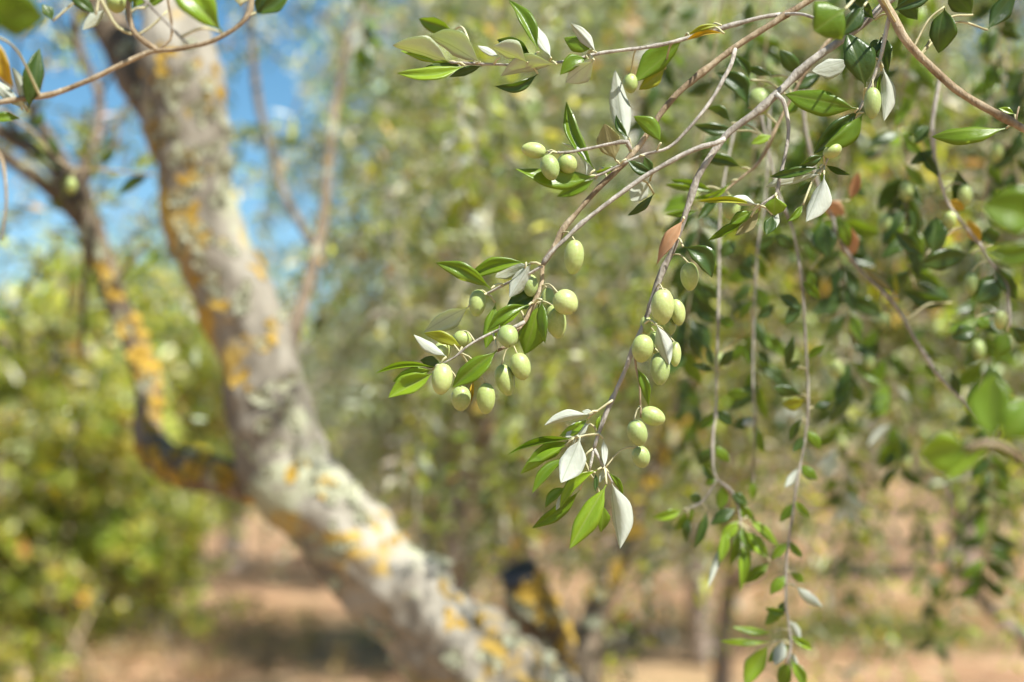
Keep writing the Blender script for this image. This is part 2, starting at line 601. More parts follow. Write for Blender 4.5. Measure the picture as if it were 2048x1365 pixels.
class Branch:
    def __init__(self, name, label, d, group=None, category='branch'):
        self.d, self.name, self.label, self.group, self.cat = d, name, label, group, category
        self.root = None
        self.pts = []

    def stem(self, pts, r0, r1, mat='stem_grey', dz=(0, 0), name='stem'):
        n = len(pts)
        W, rad = [], []
        for i, p in enumerate(pts):
            t = i / (n - 1)
            d = self.d + dz[0] + (dz[1] - dz[0]) * t
            W.append(at(p[0], p[1], d))
            rad.append((r0 + (r1 - r0) * t) * 0.86 * d / F)
        if self.root is None:
            self.root = thing(self.name, W[0], self.label, self.cat, self.group)
        P, rr = spline(W, rad, 0.004)
        for i in range(len(P)):        # slight kinks and nodes
            q = Vector(P[i]) * 22
            P[i] += np.array(noise.noise_vector(q)) * rr[i] * 0.42
        V, Fc = tube(P, rr, 8, 0.16, 160, random.random() * 50, True, 0.45)
        mesh_obj(name, V, Fc, M[mat], self.root, W[0])
        self.pts += [Vector(p) for p in P[::3]]
        return self

    def near(self, p):
        return min(self.pts, key=lambda q: (q - p).length)

    def link(self, p, q, r, name, parent, mat, sag=0.15):
        """A thin curved stalk from q (on the stem) to p."""
        mid = (p + q) / 2 + Vector((0, 0, 1)) * (p - q).length * sag
        P, rr = spline([q, mid, p], [r * 1.15, r, r], 0.003)
        V, Fc = tube(P, rr, 6, 0.1, 200, 1.0)
        mesh_obj(name, V, Fc, M[mat], parent, q)

    def leaves(self, text, off=0.0):
        for line in text.strip().splitlines():
            line = line.split('#')[0].split()
            if not line:
                continue
            bx, by, tx, ty, w = map(float, line[:5])
            opt = {}
            for x in line[6:]:
                opt[x[0]] = float(x[1:])
            d = self.d + off + opt.get('o', 0.0)
            o, p0 = add_leaf(self.root, bx, by, tx, ty, w, line[5], d, opt)
            q = self.near(p0)
            if (q - p0).length > 0.0035:
                self.link(p0, q, 0.0008, 'twig', self.root, 'stalk')
        return self

    def olives(self, text, off=0.0):
        for line in text.strip().splitlines():
            line = line.split()
            if not line:
                continue
            cx, cy, rx, ry = map(float, line[:4])
            opt = {x[0]: float(x[1:]) for x in line[4:]}
            d = self.d + off + opt.get('o', 0.0)
            a = R(opt.get('a', 90))
            tipdir = (RIGHT * math.cos(a) - UP * math.sin(a) + FWD * opt.get('z', random.uniform(-0.25, 0.25))).normalized()
            c = at(cx, cy, d)
            o = bpy.data.objects.new('olive', OLIVE)
            COL.objects.link(o)
            q = (-tipdir).to_track_quat('Z', 'Y').to_matrix().to_4x4() @ Matrix.Rotation(random.uniform(0, 6.28), 4, 'Z')
            s = d / F * 1.03
            rx *= random.uniform(0.93, 1.06)
            ry *= random.uniform(0.95, 1.06)
            o.parent = self.root
            o.matrix_basis = Matrix.Translation(c - PW[self.root.name]) @ q @ Matrix.Diagonal((rx * s, rx * s, ry * s, 1))
            top = c - tipdir * ry * s * 0.93
            qn = self.near(top)
            # the stalk is a sub-part; give it the olive's inverse so that it stays unscaled
            mid = (top + qn) / 2 + Vector((0, 0, 1)) * (top - qn).length * 0.2
            P, rr = spline([qn, mid, top], [1.7 * s, 1.4 * s, 1.9 * s], 0.003)
            V, Fc = tube(P, rr, 6, 0.15, 200, 1.0)
            inv = (Matrix.Translation(c) @ q @ Matrix.Diagonal((rx * s, rx * s, ry * s, 1))).inverted()
            V = [tuple(inv @ Vector(v)) for v in V]
            me = bpy.data.meshes.new('stalk')
            me.from_pydata(V, [], Fc)
            me.materials.append(M['stalk'])
            me.polygons.foreach_set('use_smooth', [True] * len(Fc))
            st = bpy.data.objects.new('stalk', me)
            COL.objects.link(st)
            st.parent = o
        return self


# ------------------------------------------------------------------ the ground
def ground_z(x, y):
    r = math.hypot(x, y)
    z = 0.08 * noise.noise(Vector((x * 0.35, y * 0.35, 0))) + 0.06 * noise.noise(Vector((x * 1.3, y * 1.3, 4)))
    return z * min(1.0, r / 3 + 0.3) * (1 if r < 60 else max(0, 1 - (r - 60) / 60))


def build_ground():
    xs = np.concatenate([np.linspace(-400, -32, 16), np.linspace(-30, 30, 150), np.linspace(32, 400, 16)])
    ys = np.concatenate([np.linspace(-200, -12, 10), np.linspace(-10, 50, 150), np.linspace(53, 500, 18)])
    V = [(x, y, ground_z(x, y)) for y in ys for x in xs]
    nx = len(xs)
    Fc = [(j * nx + i, j * nx + i + 1, (j + 1) * nx + i + 1, (j + 1) * nx + i) for j in range(len(ys) - 1) for i in range(nx - 1)]
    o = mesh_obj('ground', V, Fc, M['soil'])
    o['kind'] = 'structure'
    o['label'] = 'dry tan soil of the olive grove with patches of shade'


build_ground()


# ------------------------------------------------------------------ foliage generator
def color_pick(n, palette):
    w = np.array([p[0] for p in palette], float)
    idx = rng.choice(len(palette), size=n, p=w / w.sum())
    c = np.array([p[1] for p in palette])[idx]
    return np.clip(c * rng.uniform(0.72, 1.28, (n, 1)) * rng.uniform(0.93, 1.07, (n, 3)), 0, 1)


OLIVE_PAL = [(5, (0.150, 0.190, 0.085)), (4, (0.215, 0.26, 0.12)), (4.5, (0.45, 0.47, 0.37)), (1.4, (0.050, 0.085, 0.042)), (0.8, (0.37, 0.41, 0.09)), (0.35, (0.52, 0.34, 0.10))]
PALE_PAL = [(4, (0.21, 0.265, 0.10)), (4, (0.30, 0.35, 0.145)), (6, (0.54, 0.56, 0.43)), (0.8, (0.07, 0.11, 0.05)), (1.4, (0.44, 0.48, 0.10)), (0.5, (0.58, 0.43, 0.17))]
LIME_PAL = [(5, (0.26, 0.315, 0.06)), (4, (0.36, 0.40, 0.09)), (2.4, (0.48, 0.48, 0.12)), (1.7, (0.07, 0.115, 0.03)), (1.8, (0.50, 0.51, 0.30)), (0.4, (0.54, 0.35, 0.10))]
DARK_PAL = [(5, (0.095, 0.14, 0.035)), (4, (0.16, 0.21, 0.05)), (2.5, (0.36, 0.37, 0.23)), (1.6, (0.30, 0.33, 0.045)), (0.8, (0.48, 0.32, 0.09))]


def foliage(starts, dirs, nodes, step, grav, leaf_len, leaf_w, palette, spread=0.8, olive_p=0.0):
    """Drooping leafy shoots. Returns leaf verts/tris/colours and shoot polylines."""
    N = len(starts)
    p = starts.copy()
    d = dirs / np.linalg.norm(dirs, axis=1)[:, None]
    paths = [p.copy()]
    B, D, S, TT = [], [], [], []
    tint = rng.uniform(0.55, 1.4, (N, 1)) * (1 + rng.normal(0, 0.06, (N, 3)))
    g = rng.uniform(0.6, 1.4, (N, 1)) * grav
    for k in range(nodes):
        d = d + np.array([0, 0, -1.0]) * g + rng.normal(0, 0.10, (N, 3))
        d /= np.linalg.norm(d, axis=1)[:, None]
        p = p + d * step
        paths.append(p.copy())
        side = np.cross(d, rng.normal(0, 1, (N, 3)))
        side /= np.linalg.norm(side, axis=1)[:, None] + 1e-9
        for sg in (1, -1):
            keep = rng.random(N) < 0.88
            ld = d * rng.uniform(0.2, 0.9, (N, 1)) + side * sg * spread + rng.normal(0, 0.18, (N, 3))
            B.append(p[keep]); D.append(ld[keep]); TT.append(tint[keep])
            S.append(rng.uniform(0.65, 1.15, keep.sum()))
    B = np.concatenate(B); D = np.concatenate(D); S = np.concatenate(S)
    D /= np.linalg.norm(D, axis=1)[:, None]
    n = len(B)
    nr = rng.normal(0, 1, (n, 3)) + np.array([0, 0, 0.9])
    nr -= D * (nr * D).sum(1)[:, None]
    nr /= np.linalg.norm(nr, axis=1)[:, None] + 1e-9
    sd = np.cross(nr, D)
    Ls = (S * leaf_len)[:, None]
    Ws = (S * leaf_w * 0.5)[:, None]
    V = np.empty((n, 4, 3))
    V[:, 0] = B
    V[:, 1] = B + D * Ls * 0.5 + sd * Ws + nr * Ws * 0.35
    V[:, 2] = B + D * Ls - nr * Ls * 0.06
    V[:, 3] = B + D * Ls * 0.5 - sd * Ws + nr * Ws * 0.35
    cols = np.clip(color_pick(n, palette) * np.concatenate(TT), 0, 0.8)
    return V, cols, np.stack(paths, 1)


def leaf_cloud(name, V, cols, parent, label=None):
    n = len(V)
    me = bpy.data.meshes.new(name)
    v = V.reshape(-1, 3) - np.array(PW[parent.name])
    me.vertices.add(n * 4)
    me.vertices.foreach_set('co', v.ravel())
    base = np.arange(n)[:, None] * 4
    tri = np.concatenate([base + np.array([0, 1, 2]), base + np.array([0, 2, 3])], 1).reshape(-1)
    me.loops.add(n * 6)
    me.loops.foreach_set('vertex_index', tri.astype(np.int32))
    me.polygons.add(n * 2)
    me.polygons.foreach_set('loop_start', np.arange(n * 2, dtype=np.int32) * 3)
    me.update(calc_edges=True)
    ca = me.color_attributes.new('Col', 'FLOAT_COLOR', 'POINT')
    rgba = np.ones((n, 4, 4))
    rgba[:, :, :3] = cols[:, None, :]
    ca.data.foreach_set('color', rgba.ravel())
    me.materials.append(M['crown'])
    o = bpy.data.objects.new(name, me)
    COL.objects.link(o)
    place(o, PW[parent.name], parent)
    o['kind'] = 'stuff'
    if label:
        o['label'] = label
    return o


def twig_mesh(name, paths, r0, parent, mat='far_bark'):
    """All the thin shoots of one crown: three-sided tubes."""
    N, K, _ = paths.shape
    ang = np.arange(3) * 2 * math.pi / 3
    ring = np.stack([np.cos(ang), np.sin(ang), np.zeros(3)], 1)
    rad = np.linspace(r0, r0 * 0.35, K)
    V = paths[:, :, None, :] + ring[None, None] * rad[None, :, None, None]
    idx = np.arange(N * K * 3).reshape(N, K, 3)
    quads = []
    for s in range(3):
        a = idx[:, :-1, s]; b = idx[:, :-1, (s + 1) % 3]; c = idx[:, 1:, (s + 1) % 3]; e = idx[:, 1:, s]
        quads.append(np.stack([a, b, c, e], -1).reshape(-1, 4))
    q = np.concatenate(quads)
    me = bpy.data.meshes.new(name)
    v = V.reshape(-1, 3) - np.array(PW[parent.name])
    me.vertices.add(len(v))
    me.vertices.foreach_set('co', v.ravel())
    me.loops.add(q.size)
    me.loops.foreach_set('vertex_index', q.ravel().astype(np.int32))
    me.polygons.add(len(q))
    me.polygons.foreach_set('loop_start', np.arange(len(q), dtype=np.int32) * 4)
    me.update(calc_edges=True)
    me.materials.append(M[mat])
    o = bpy.data.objects.new(name, me)
    COL.objects.link(o)
    place(o, PW[parent.name], parent)
    o['kind'] = 'stuff'
    return o


def ellipsoid_starts(c, rad, n, shell=0.45, clump=0):
    u = rng.normal(0, 1, (n, 3))
    u /= np.linalg.norm(u, axis=1)[:, None]
    r = rng.uniform(shell, 1.0, (n, 1)) ** 0.7
    p = np.array(c) + u * r * np.array(rad)
    if clump:                                   # gather the shoots into separate boughs
        k = max(3, n // clump)
        cen = p[rng.integers(0, n, k)]
        own = rng.integers(0, k, n)
        p = cen[own] + rng.normal(0, 0.13, (n, 3)) * np.array(rad)
    return p, u


def build_tree(name, label, base, blobs, n_shoot, nodes, step, grav, ll, lw, pal, trunk_r, group=None, lean=(0, 0), spread=0.8, mat='far_bark', shoot_r=0.0025, category='tree', upward=0.5):
    x, y = base
    gz = ground_z(x, y) - 0.03
    t = thing(name, (x, y, gz), label, category, group)
    b0 = np.array([x, y, gz])
    fork = b0 + np.array([lean[0], lean[1], 0.28 * max(b[0][2] for b in blobs) + 0.25])
    mid = (b0 + fork) / 2 + np.array([rng.normal(0, 0.06), rng.normal(0, 0.06), 0])
    P, rr = spline([b0, mid, fork], [trunk_r * 1.25, trunk_r, trunk_r * 0.85], 0.06)
    V, Fc = tube(P, rr, 14, 0.22, 7, random.random() * 40)
    mesh_obj('trunk', V, Fc, M[mat], t, b0)
    allV, allC, allP = [], [], []
    tot = sum(b[1][0] * b[1][1] * b[1][2] for b in blobs)
    for c, rad in blobs:
        c = np.array(c, float)
        # a limb into each lobe of the crown
        m1 = fork * 0.45 + c * 0.55 + np.array([rng.normal(0, 0.12), rng.normal(0, 0.12), -0.1])
        end = c + np.array([0, 0, rad[2] * 0.45])
        P, rr = spline([fork - np.array([0, 0, 0.06]), m1, end], [trunk_r * 0.62, trunk_r * 0.42, trunk_r * 0.12], 0.07)
        V, Fc = tube(P, rr, 9, 0.18, 9, random.random() * 40)
        mesh_obj('limb', V, Fc, M[mat], t, fork)
        for q in range(4):
            uq = rng.normal(0, 1, 3); uq /= np.linalg.norm(uq)
            e2 = c + uq * np.array(rad) * 1.05
            st_ = m1 * 0.6 + end * 0.4
            md = (st_ + e2) / 2 + rng.normal(0, 0.08, 3) + np.array([0, 0, 0.12])
            P, rr = spline([st_, md, e2, e2 + np.array([uq[0] * 0.15, uq[1] * 0.15, -0.25])], [0.017, 0.012, 0.007, 0.003], 0.06)
            V, Fc = tube(P, rr, 6, 0.15, 12, random.random() * 40)
            mesh_obj('branch', V, Fc, M['stem_tan'], t, st_)
        k = max(8, int(n_shoot * (rad[0] * rad[1] * rad[2]) / tot))
        s, u = ellipsoid_starts(c, rad, k, 0.3, 18)
        dirs = u * 0.8 + np.array([0, 0, upward]) + rng.normal(0, 0.35, (k, 3))
        v, cc, pp = foliage(s, dirs, nodes, step, grav, ll, lw, pal, spread)
        allV.append(v); allC.append(cc); allP.append(pp)
    leaf_cloud('crown', np.concatenate(allV), np.concatenate(allC), t)
    twig_mesh('twigs', np.concatenate(allP), shoot_r, t, mat)
    return t


# ------------------------------------------------------------------ trees of the grove behind
def wx(px, d):
    return (px - 1024) / F * d


G_NEAR = 'olive trees standing behind the lichened trunk'
build_tree('olive_tree', 'pale silvery olive tree hanging its shoots just right of the lichened trunk', (wx(900, 5.0), 5.0),
           [((wx(880, 4.8), 4.8, 2.35), (0.36, 0.5, 0.75)), ((wx(960, 5.2), 5.2, 2.0), (0.55, 0.6, 0.75)), ((wx(900, 5.3), 5.3, 1.45), (0.42, 0.45, 0.4)), ((wx(930, 5.0), 5.0, 2.9), (0.6, 0.5, 0.45)), ((wx(1000, 5.6), 5.6, 1.5), (0.5, 0.4, 0.3))],
           700, 16, 0.034, 0.085, 0.055, 0.018, PALE_PAL, 0.045, G_NEAR)
build_tree('olive_tree', 'loose olive tree with a tan trunk behind the hanging olives in the middle', (wx(1010, 6.2), 6.2),
           [((wx(1180, 6.0), 6.0, 2.4), (0.8, 0.7, 0.85)), ((wx(1330, 6.6), 6.6, 1.7), (0.75, 0.6, 0.5)), ((wx(1080, 6.4), 6.4, 3.1), (0.9, 0.7, 0.7)), ((wx(1060, 6.4), 6.4, 1.5), (0.5, 0.5, 0.45)), ((wx(1700, 7.2), 7.2, 4.4), (1.0, 0.8, 0.5)), ((wx(1420, 6.8), 6.8, 1.75), (0.5, 0.5, 0.3))],  # the highest lobe, above the frame, is added to shade the soil
           1200, 16, 0.036, 0.09, 0.058, 0.018, OLIVE_PAL, 0.06, G_NEAR, lean=(0.05, 0))
build_tree('olive_tree', 'green olive tree filling the right half behind the drooping leaf sprays', (wx(1455, 5.6), 5.6),
           [((wx(1540, 4.6), 4.6, 2.1), (0.55, 0.5, 0.65)), ((wx(1790, 4.8), 4.8, 2.15), (0.6, 0.5, 0.5)), ((wx(1650, 4.9), 4.9, 2.7), (0.8, 0.6, 0.55))],
           760, 16, 0.034, 0.09, 0.052, 0.017, OLIVE_PAL, 0.04, G_NEAR)
build_tree('olive_tree', 'twiggy brown-green olive tree at the right edge behind the blurred leaves', (wx(2230, 3.4), 3.4),
           [((wx(1980, 3.4), 3.4, 1.95), (0.42, 0.35, 0.55)), ((wx(2090, 3.6), 3.6, 1.6), (0.4, 0.4, 0.3)), ((wx(1900, 3.7), 3.7, 2.4), (0.55, 0.4, 0.4))],
           480, 16, 0.03, 0.10, 0.045, 0.015, DARK_PAL, 0.035, G_NEAR)
build_tree('olive_tree', 'full olive tree closing the gap behind the middle trees', (wx(1400, 9.5), 9.5),
           [((wx(1300, 9.5), 9.5, 2.3), (1.2, 1.0, 0.9)), ((wx(1560, 9.8), 9.8, 2.4), (1.2, 1.0, 1.0)), ((wx(1820, 9.4), 9.4, 2.5), (1.1, 0.9, 1.0)), ((wx(1450, 9.8), 9.8, 3.6), (1.6, 1.0, 0.9)), ((wx(1700, 8.8), 8.8, 4.4), (1.8, 1.0, 0.7)), ((wx(1400, 9.6), 9.6, 1.35), (0.8, 0.6, 0.4)), ((wx(1250, 8.6), 8.6, 5.3), (1.9, 1.1, 0.5))],  # highest lobes added overhead for dappled shade on the soil
           1900, 12, 0.06, 0.11, 0.065, 0.022, OLIVE_PAL, 0.07, G_NEAR)
build_tree('olive_tree', 'silvery olive tree behind the pale one right of the trunk', (wx(900, 9.0), 9.0),
           [((wx(820, 9.0), 9.0, 1.75), (0.8, 0.8, 0.7)), ((wx(1040, 9.2), 9.2, 2.4), (0.9, 0.9, 0.9)), ((wx(1000, 9.4), 9.4, 1.5), (0.9, 0.9, 0.6)), ((wx(760, 9.2), 9.2, 1.15), (0.6, 0.6, 0.4)), ((wx(900, 8.0), 8.0, 5.2), (1.5, 1.0, 0.5))],  # topmost lobe, out of view, is added to cast shade on the ground
           1250, 12, 0.06, 0.11, 0.065, 0.022, PALE_PAL, 0.06, G_NEAR)
build_tree('young_tree', 'sunlit lime-green young tree at the left edge beneath the blue sky', (wx(60, 7.4), 7.4),
           [((wx(20, 7.4), 7.4, 1.85), (0.75, 0.6, 0.62)), ((wx(230, 7.2), 7.2, 1.40), (0.6, 0.55, 0.48)), ((wx(-20, 7.2), 7.2, 1.05), (0.7, 0.5, 0.4)), ((wx(150, 7.6), 7.6, 0.85), (0.75, 0.5, 0.4)), ((wx(330, 7.6), 7.6, 0.95), (0.38, 0.4, 0.35)), ((wx(60, 7.0), 7.0, 0.65), (0.7, 0.4, 0.35)), ((wx(-60, 6.8), 6.8, 0.5), (0.5, 0.4, 0.3)), ((wx(120, 7.8), 7.8, 2.1), (0.5, 0.4, 0.35)), ((wx(250, 7.0), 7.0, 0.7), (0.4, 0.4, 0.3))],
           860, 7, 0.05, 0.05, 0.09, 0.055, LIME_PAL, 0.05, None, upward=0.7)
build_tree('young_tree', 'lime-green young tree seen between the dark side limb and the lichened trunk', (wx(340, 11.0), 11.0),
           [((wx(340, 11), 11, 2.0), (0.8, 0.8, 0.9)), ((wx(400, 11), 11, 1.4), (0.7, 0.7, 0.6)), ((wx(160, 11.4), 11.4, 2.0), (1.0, 0.7, 0.8)), ((wx(430, 11.6), 11.6, 2.2), (0.8, 0.7, 0.8))],
           900, 8, 0.055, 0.05, 0.085, 0.045, LIME_PAL, 0.06, None, upward=0.7)

FAR = [(-9.5, 17, 'low olive tree far off past the left edge of the lime-green trees'), (-6.2, 19.5, 'low far olive tree behind the lime-green young trees'),
       (-3.2, 16.5, 'distant olive tree low behind the lichened trunk'), (-0.6, 14.5, 'far silvery olive tree showing under the middle foliage'),
       (2.2, 17.5, 'far olive tree above the sunlit soil right of centre'), (4.8, 15.5, 'far olive tree over the tan soil at the right'),
       (7.6, 19, 'far olive tree low at the right edge of the grove'), (-11, 30, 'distant olive tree in the back row at far left'),
       (-6.0, 32, 'distant olive tree in the back row left of the trunk'), (-0.8, 30, 'distant olive tree in the back row behind the centre'), (4.2, 33, 'distant olive tree in the back row right of centre'),
       (9.5, 31, 'distant olive tree in the back row towards the right'), (14.5, 33, 'distant olive tree in the back row at far right')]
for i, (x, y, lab) in enumerate(FAR):
    h = 2.1 if x > -2 else 1.5
    if y > 25:
        h = 2.6
    s = 1.25 if y < 25 else 2.0
    pal = PALE_PAL if i % 3 == 0 else OLIVE_PAL
    build_tree('olive_tree', lab, (x, y), [((x - 0.6 * s, y, h), (0.9 * s, 0.8 * s, 0.75 * s)), ((x + 0.7 * s, y + 0.3, h * 0.95), (0.9 * s, 0.8 * s, 0.7 * s)), ((x, y - 0.3, h * 1.25), (0.8 * s, 0.7 * s, 0.6 * s))],
               650, 9, 0.085 if y < 25 else 0.12, 0.10, 0.085 if y < 25 else 0.13, 0.032 if y < 25 else 0.05, pal, 0.13, 'far rows of olive trees', shoot_r=0.006)


# ------------------------------------------------------------------ the lichened tree
TREE_BASE = Vector((0.42, 2.35, 0.0))
tree = thing('olive_tree', TREE_BASE, 'old leaning olive tree with grey-green and orange lichen over its trunk', 'tree')


def px_tube(name, pts, mat, sides, wob, nscale, parent, seed, step=0.02, extra=None, label=None):
    W = [at(x, y, d) for x, y, d, r in pts]
    rad = [r * d / F for x, y, d, r in pts]
    if extra:
        for p, r in extra:
            W.append(Vector(p)); rad.append(r)
    P, rr = spline(W, rad, step)
    V, Fc = tube(P, rr, sides, wob, nscale, seed)
    o = mesh_obj(name, V, Fc, M[mat], parent, W[0], label=label)
    bv = BVHTree.FromPolygons([Vector(v) for v in V], Fc)
    return o, bv


trunk_pts = [(335, -160, 2.16, 62), (345, -20, 2.13, 66), (352, 100, 2.1, 72), (368, 200, 2.1, 82), (382, 300, 2.1, 78), (393, 400, 2.1, 72), (426, 500, 2.1, 72),
             (472, 600, 2.1, 76), (515, 700, 2.1, 80), (532, 800, 2.1, 84), (552, 890, 2.1, 88), (592, 968, 2.1, 86), (664, 1054, 2.1, 87), (750, 1140, 2.1, 90), (842, 1228, 2.11, 97), (955, 1340, 2.13, 110), (1060, 1470, 2.17, 130)]
trunk, trunk_bv = px_tube('trunk', trunk_pts, 'trunk', 72, 0.24, 13, tree, 3.0, 0.012, [((0.33, 2.28, 0.55), 0.125), ((0.42, 2.35, -0.05), 0.17)], 'leaning trunk crusted with orange and grey-green lichen')
limbs = []
limbs.append(px_tube('limb', [(365, 270, 2.13, 60), (290, 170, 2.2, 46), (225, 60, 2.28, 38), (160, -60, 2.36, 33), (60, -260, 2.5, 26)], 'limb', 24, 0.15, 10, tree, 5.0))
limbs.append(px_tube('limb', [(560, 980, 2.14, 40), (430, 950, 2.2, 42), (335, 925, 2.26, 38), (296, 870, 2.3, 30), (300, 780, 2.33, 27), (266, 680, 2.36, 25), (224, 580, 2.4, 24), (190, 480, 2.42, 24), (160, 385, 2.44, 26)], 'limb', 22, 0.16, 12, tree, 6.0))
limbs.append(px_tube('limb', [(165, 400, 2.44, 24), (118, 345, 2.46, 20), (50, 290, 2.5, 17), (-40, 245, 2.52, 14)], 'limb', 12, 0.14, 14, tree, 7.0))
limbs.append(px_tube('limb', [(180, 460, 2.43, 20), (130, 405, 2.42, 17), (65, 350, 2.4, 15), (-40, 285, 2.38, 13)], 'limb', 12, 0.14, 14, tree, 8.0))
limbs.append(px_tube('limb', [(158, 390, 2.44, 20), (170, 330, 2.46, 14), (195, 265, 2.5, 11), (198, 190, 2.52, 9), (160, 100, 2.55, 8), (150, 20, 2.56, 6)], 'limb', 10, 0.14, 14, tree, 9.0))
limbs.append(px_tube('limb', [(150, 360, 2.44, 13), (110, 290, 2.5, 9), (60, 215, 2.55, 8), (20, 170, 2.6, 6), (-30, 150, 2.6, 6)], 'limb', 10, 0.14, 14, tree, 9.5))
limbs.append(px_tube('limb', [(170, 430, 2.43, 9), (172, 520, 2.40, 7), (168, 620, 2.38, 6), (160, 720, 2.36, 4)], 'limb', 8, 0.14, 14, tree, 9.7))
limbs.append(px_tube('limb', [(570, 700, 2.12, 24), (600, 620, 2.18, 15), (628, 520, 2.25, 12), (648, 420, 2.4, 11), (665, 250, 2.6, 9), (700, 60, 2.8, 8), (730, -60, 2.9, 7)], 'limb', 14, 0.14, 14, tree, 10.0))
limbs.append(px_tube('limb', [(632, 500, 2.28, 9), (590, 430, 2.5, 8), (563, 375, 2.7, 8), (540, 290, 2.75, 8), (516, 200, 2.8, 8), (498, 30, 2.9, 7), (488, -80, 2.95, 7)], 'limb', 10, 0.14, 14, tree, 10.5))
for tw_, sd_ in (([(118, 345, 2.46, 8), (80, 255, 2.5, 6), (72, 180, 2.52, 4), (95, 110, 2.55, 3)], 21), ([(50, 290, 2.5, 7), (18, 225, 2.5, 5), (5, 120, 2.5, 3)], 22), ([(198, 190, 2.52, 6), (232, 125, 2.55, 4), (216, 60, 2.58, 3)], 23),
                 ([(192, 268, 2.5, 7), (240, 240, 2.5, 5), (264, 180, 2.52, 3)], 24), ([(165, 110, 2.55, 6), (120, 60, 2.58, 4), (118, 0, 2.6, 3)], 25), ([(150, 380, 2.44, 8), (205, 330, 2.45, 6), (232, 290, 2.46, 5), (238, 250, 2.46, 3)], 26),
                 ([(60, 215, 2.55, 5), (30, 130, 2.56, 4), (45, 60, 2.58, 3)], 27), ([(225, 580, 2.38, 7), (262, 520, 2.36, 5), (300, 480, 2.35, 3)], 28)):
    limbs_small = px_tube('branch', tw_, 'limb', 8, 0.14, 14, tree, sd_)
# stems rising to the right from the same foot, and the sawn stub
limbs.append(px_tube('limb', [(1190, 1560, 2.6, 60), (1165, 1400, 2.65, 46), (1175, 1270, 2.7, 26), (1235, 1130, 2.75, 20), (1290, 980, 2.8, 17), (1350, 850, 2.85, 17), (1398, 700, 2.9, 20), (1400, 600, 2.95, 19), (1350, 470, 3.0, 22), (1305, 360, 3.05, 19), (1270, 200, 3.1, 16), (1260, 0, 3.2, 14), (1240, -160, 3.3, 12)],
                     'limb', 22, 0.30, 14, tree, 11.0, 0.02, None, 'slender stem with mustard lichen'))
limbs.append(px_tube('limb', [(1400, 640, 2.92, 13), (1500, 560, 3.0, 11), (1650, 575, 3.05, 10), (1760, 640, 3.1, 9), (1880, 620, 3.15, 8), (2000, 540, 3.2, 6)], 'limb', 12, 0.15, 14, tree, 12.0))
limbs.append(px_tube('limb', [(1130, 1430, 2.5, 62), (1095, 1290, 2.45, 54), (1065, 1215, 2.42, 48), (1040, 1150, 2.4, 38)], 'limb', 22, 0.34, 16, tree, 13.0, 0.02, None, 'sawn stub coated in orange lichen'))
# sawn face of the stub, its shading painted in as black
c0, c1 = at(1040, 1150, 2.4), at(1034, 1138, 2.395)
P, rr = spline([c0, (c0 + c1) / 2, c1], [0.0335, 0.033, 0.020], 0.006)
V, Fc = tube(P, rr, 20, 0.4, 40, 2.0)
mesh_obj('sawn_end', V, Fc, M['cut_shade'], tree, c0, label='sawn end with painted-in dark shade')
# foot joining the stems, out of frame below
P, rr = spline([TREE_BASE + Vector((0, 0, -0.05)), Vector((0.32, 2.45, 0.35)), at(1190, 1560, 2.6)], [0.16, 0.1, 0.075], 0.03)
V, Fc = tube(P, rr, 18, 0.16, 9, 14.0)
mesh_obj('limb', V, Fc, M['trunk'], tree, TREE_BASE)
P, rr = spline([TREE_BASE + Vector((-0.02, 0, 0.02)), Vector((0.28, 2.4, 0.5)), at(1160, 1430, 2.5)], [0.12, 0.08, 0.062], 0.03)
V, Fc = tube(P, rr, 18, 0.16, 9, 15.0)
mesh_obj('limb', V, Fc, M['trunk'], tree, TREE_BASE)


# lichen: leafy grey-green rosettes and flat orange crusts, each a clump of small lobes
def lichen_mesh(seed, mat, lobes, height, spread):
    rs = random.Random(seed)
    V, Fc = [], []
    for k in range(lobes):
        a = rs.uniform(0, 2 * math.pi)
        r = spread * math.sqrt(rs.random())
        cx, cy = r * math.cos(a), r * math.sin(a) * rs.uniform(0.6, 1)
        s = rs.uniform(0.16, 0.36)
        tilt = rs.uniform(0.1, 1.0) * height
        a2 = a + rs.uniform(-0.8, 0.8)
        ux, uy = math.cos(a2), math.sin(a2)
        b = len(V)
        V.append((cx - ux * s * 0.5, cy - uy * s * 0.5, -0.05))
        m = 5
        for i in range(m):
            t = (i / (m - 1) - 0.5) * 2.3
            ex, ey = math.cos(a2 + t), math.sin(a2 + t)
            V.append((cx + ex * s * rs.uniform(0.7, 1), cy + ey * s * rs.uniform(0.7, 1), tilt * rs.uniform(0.5, 1.2) + 0.03))
        for i in range(m - 1):
            Fc.append((b, b + 1 + i, b + 2 + i))
    # the crust they sit on
    b = len(V)
    V.append((0, 0, 0.14 * (0.4 + height)))
    m = 14
    for i in range(m):
        a = 2 * math.pi * i / m
        r = spread * rs.uniform(0.65, 1.05)
        V.append((r * math.cos(a), r * math.sin(a), -0.10))
    for i in range(m):
        Fc.append((b, b + 1 + i, b + 1 + (i + 1) % m))
    me = bpy.data.meshes.new('lichen')
    me.from_pydata(V, [], Fc)
    me.materials.append(mat)
    return me


LY = [lichen_mesh(100 + i, M['lichen_yellow'], 26, 0.35, 0.8) for i in range(5)]
LG = [lichen_mesh(200 + i, M['lichen_grey'], 34, 0.6, 0.8) for i in range(6)]


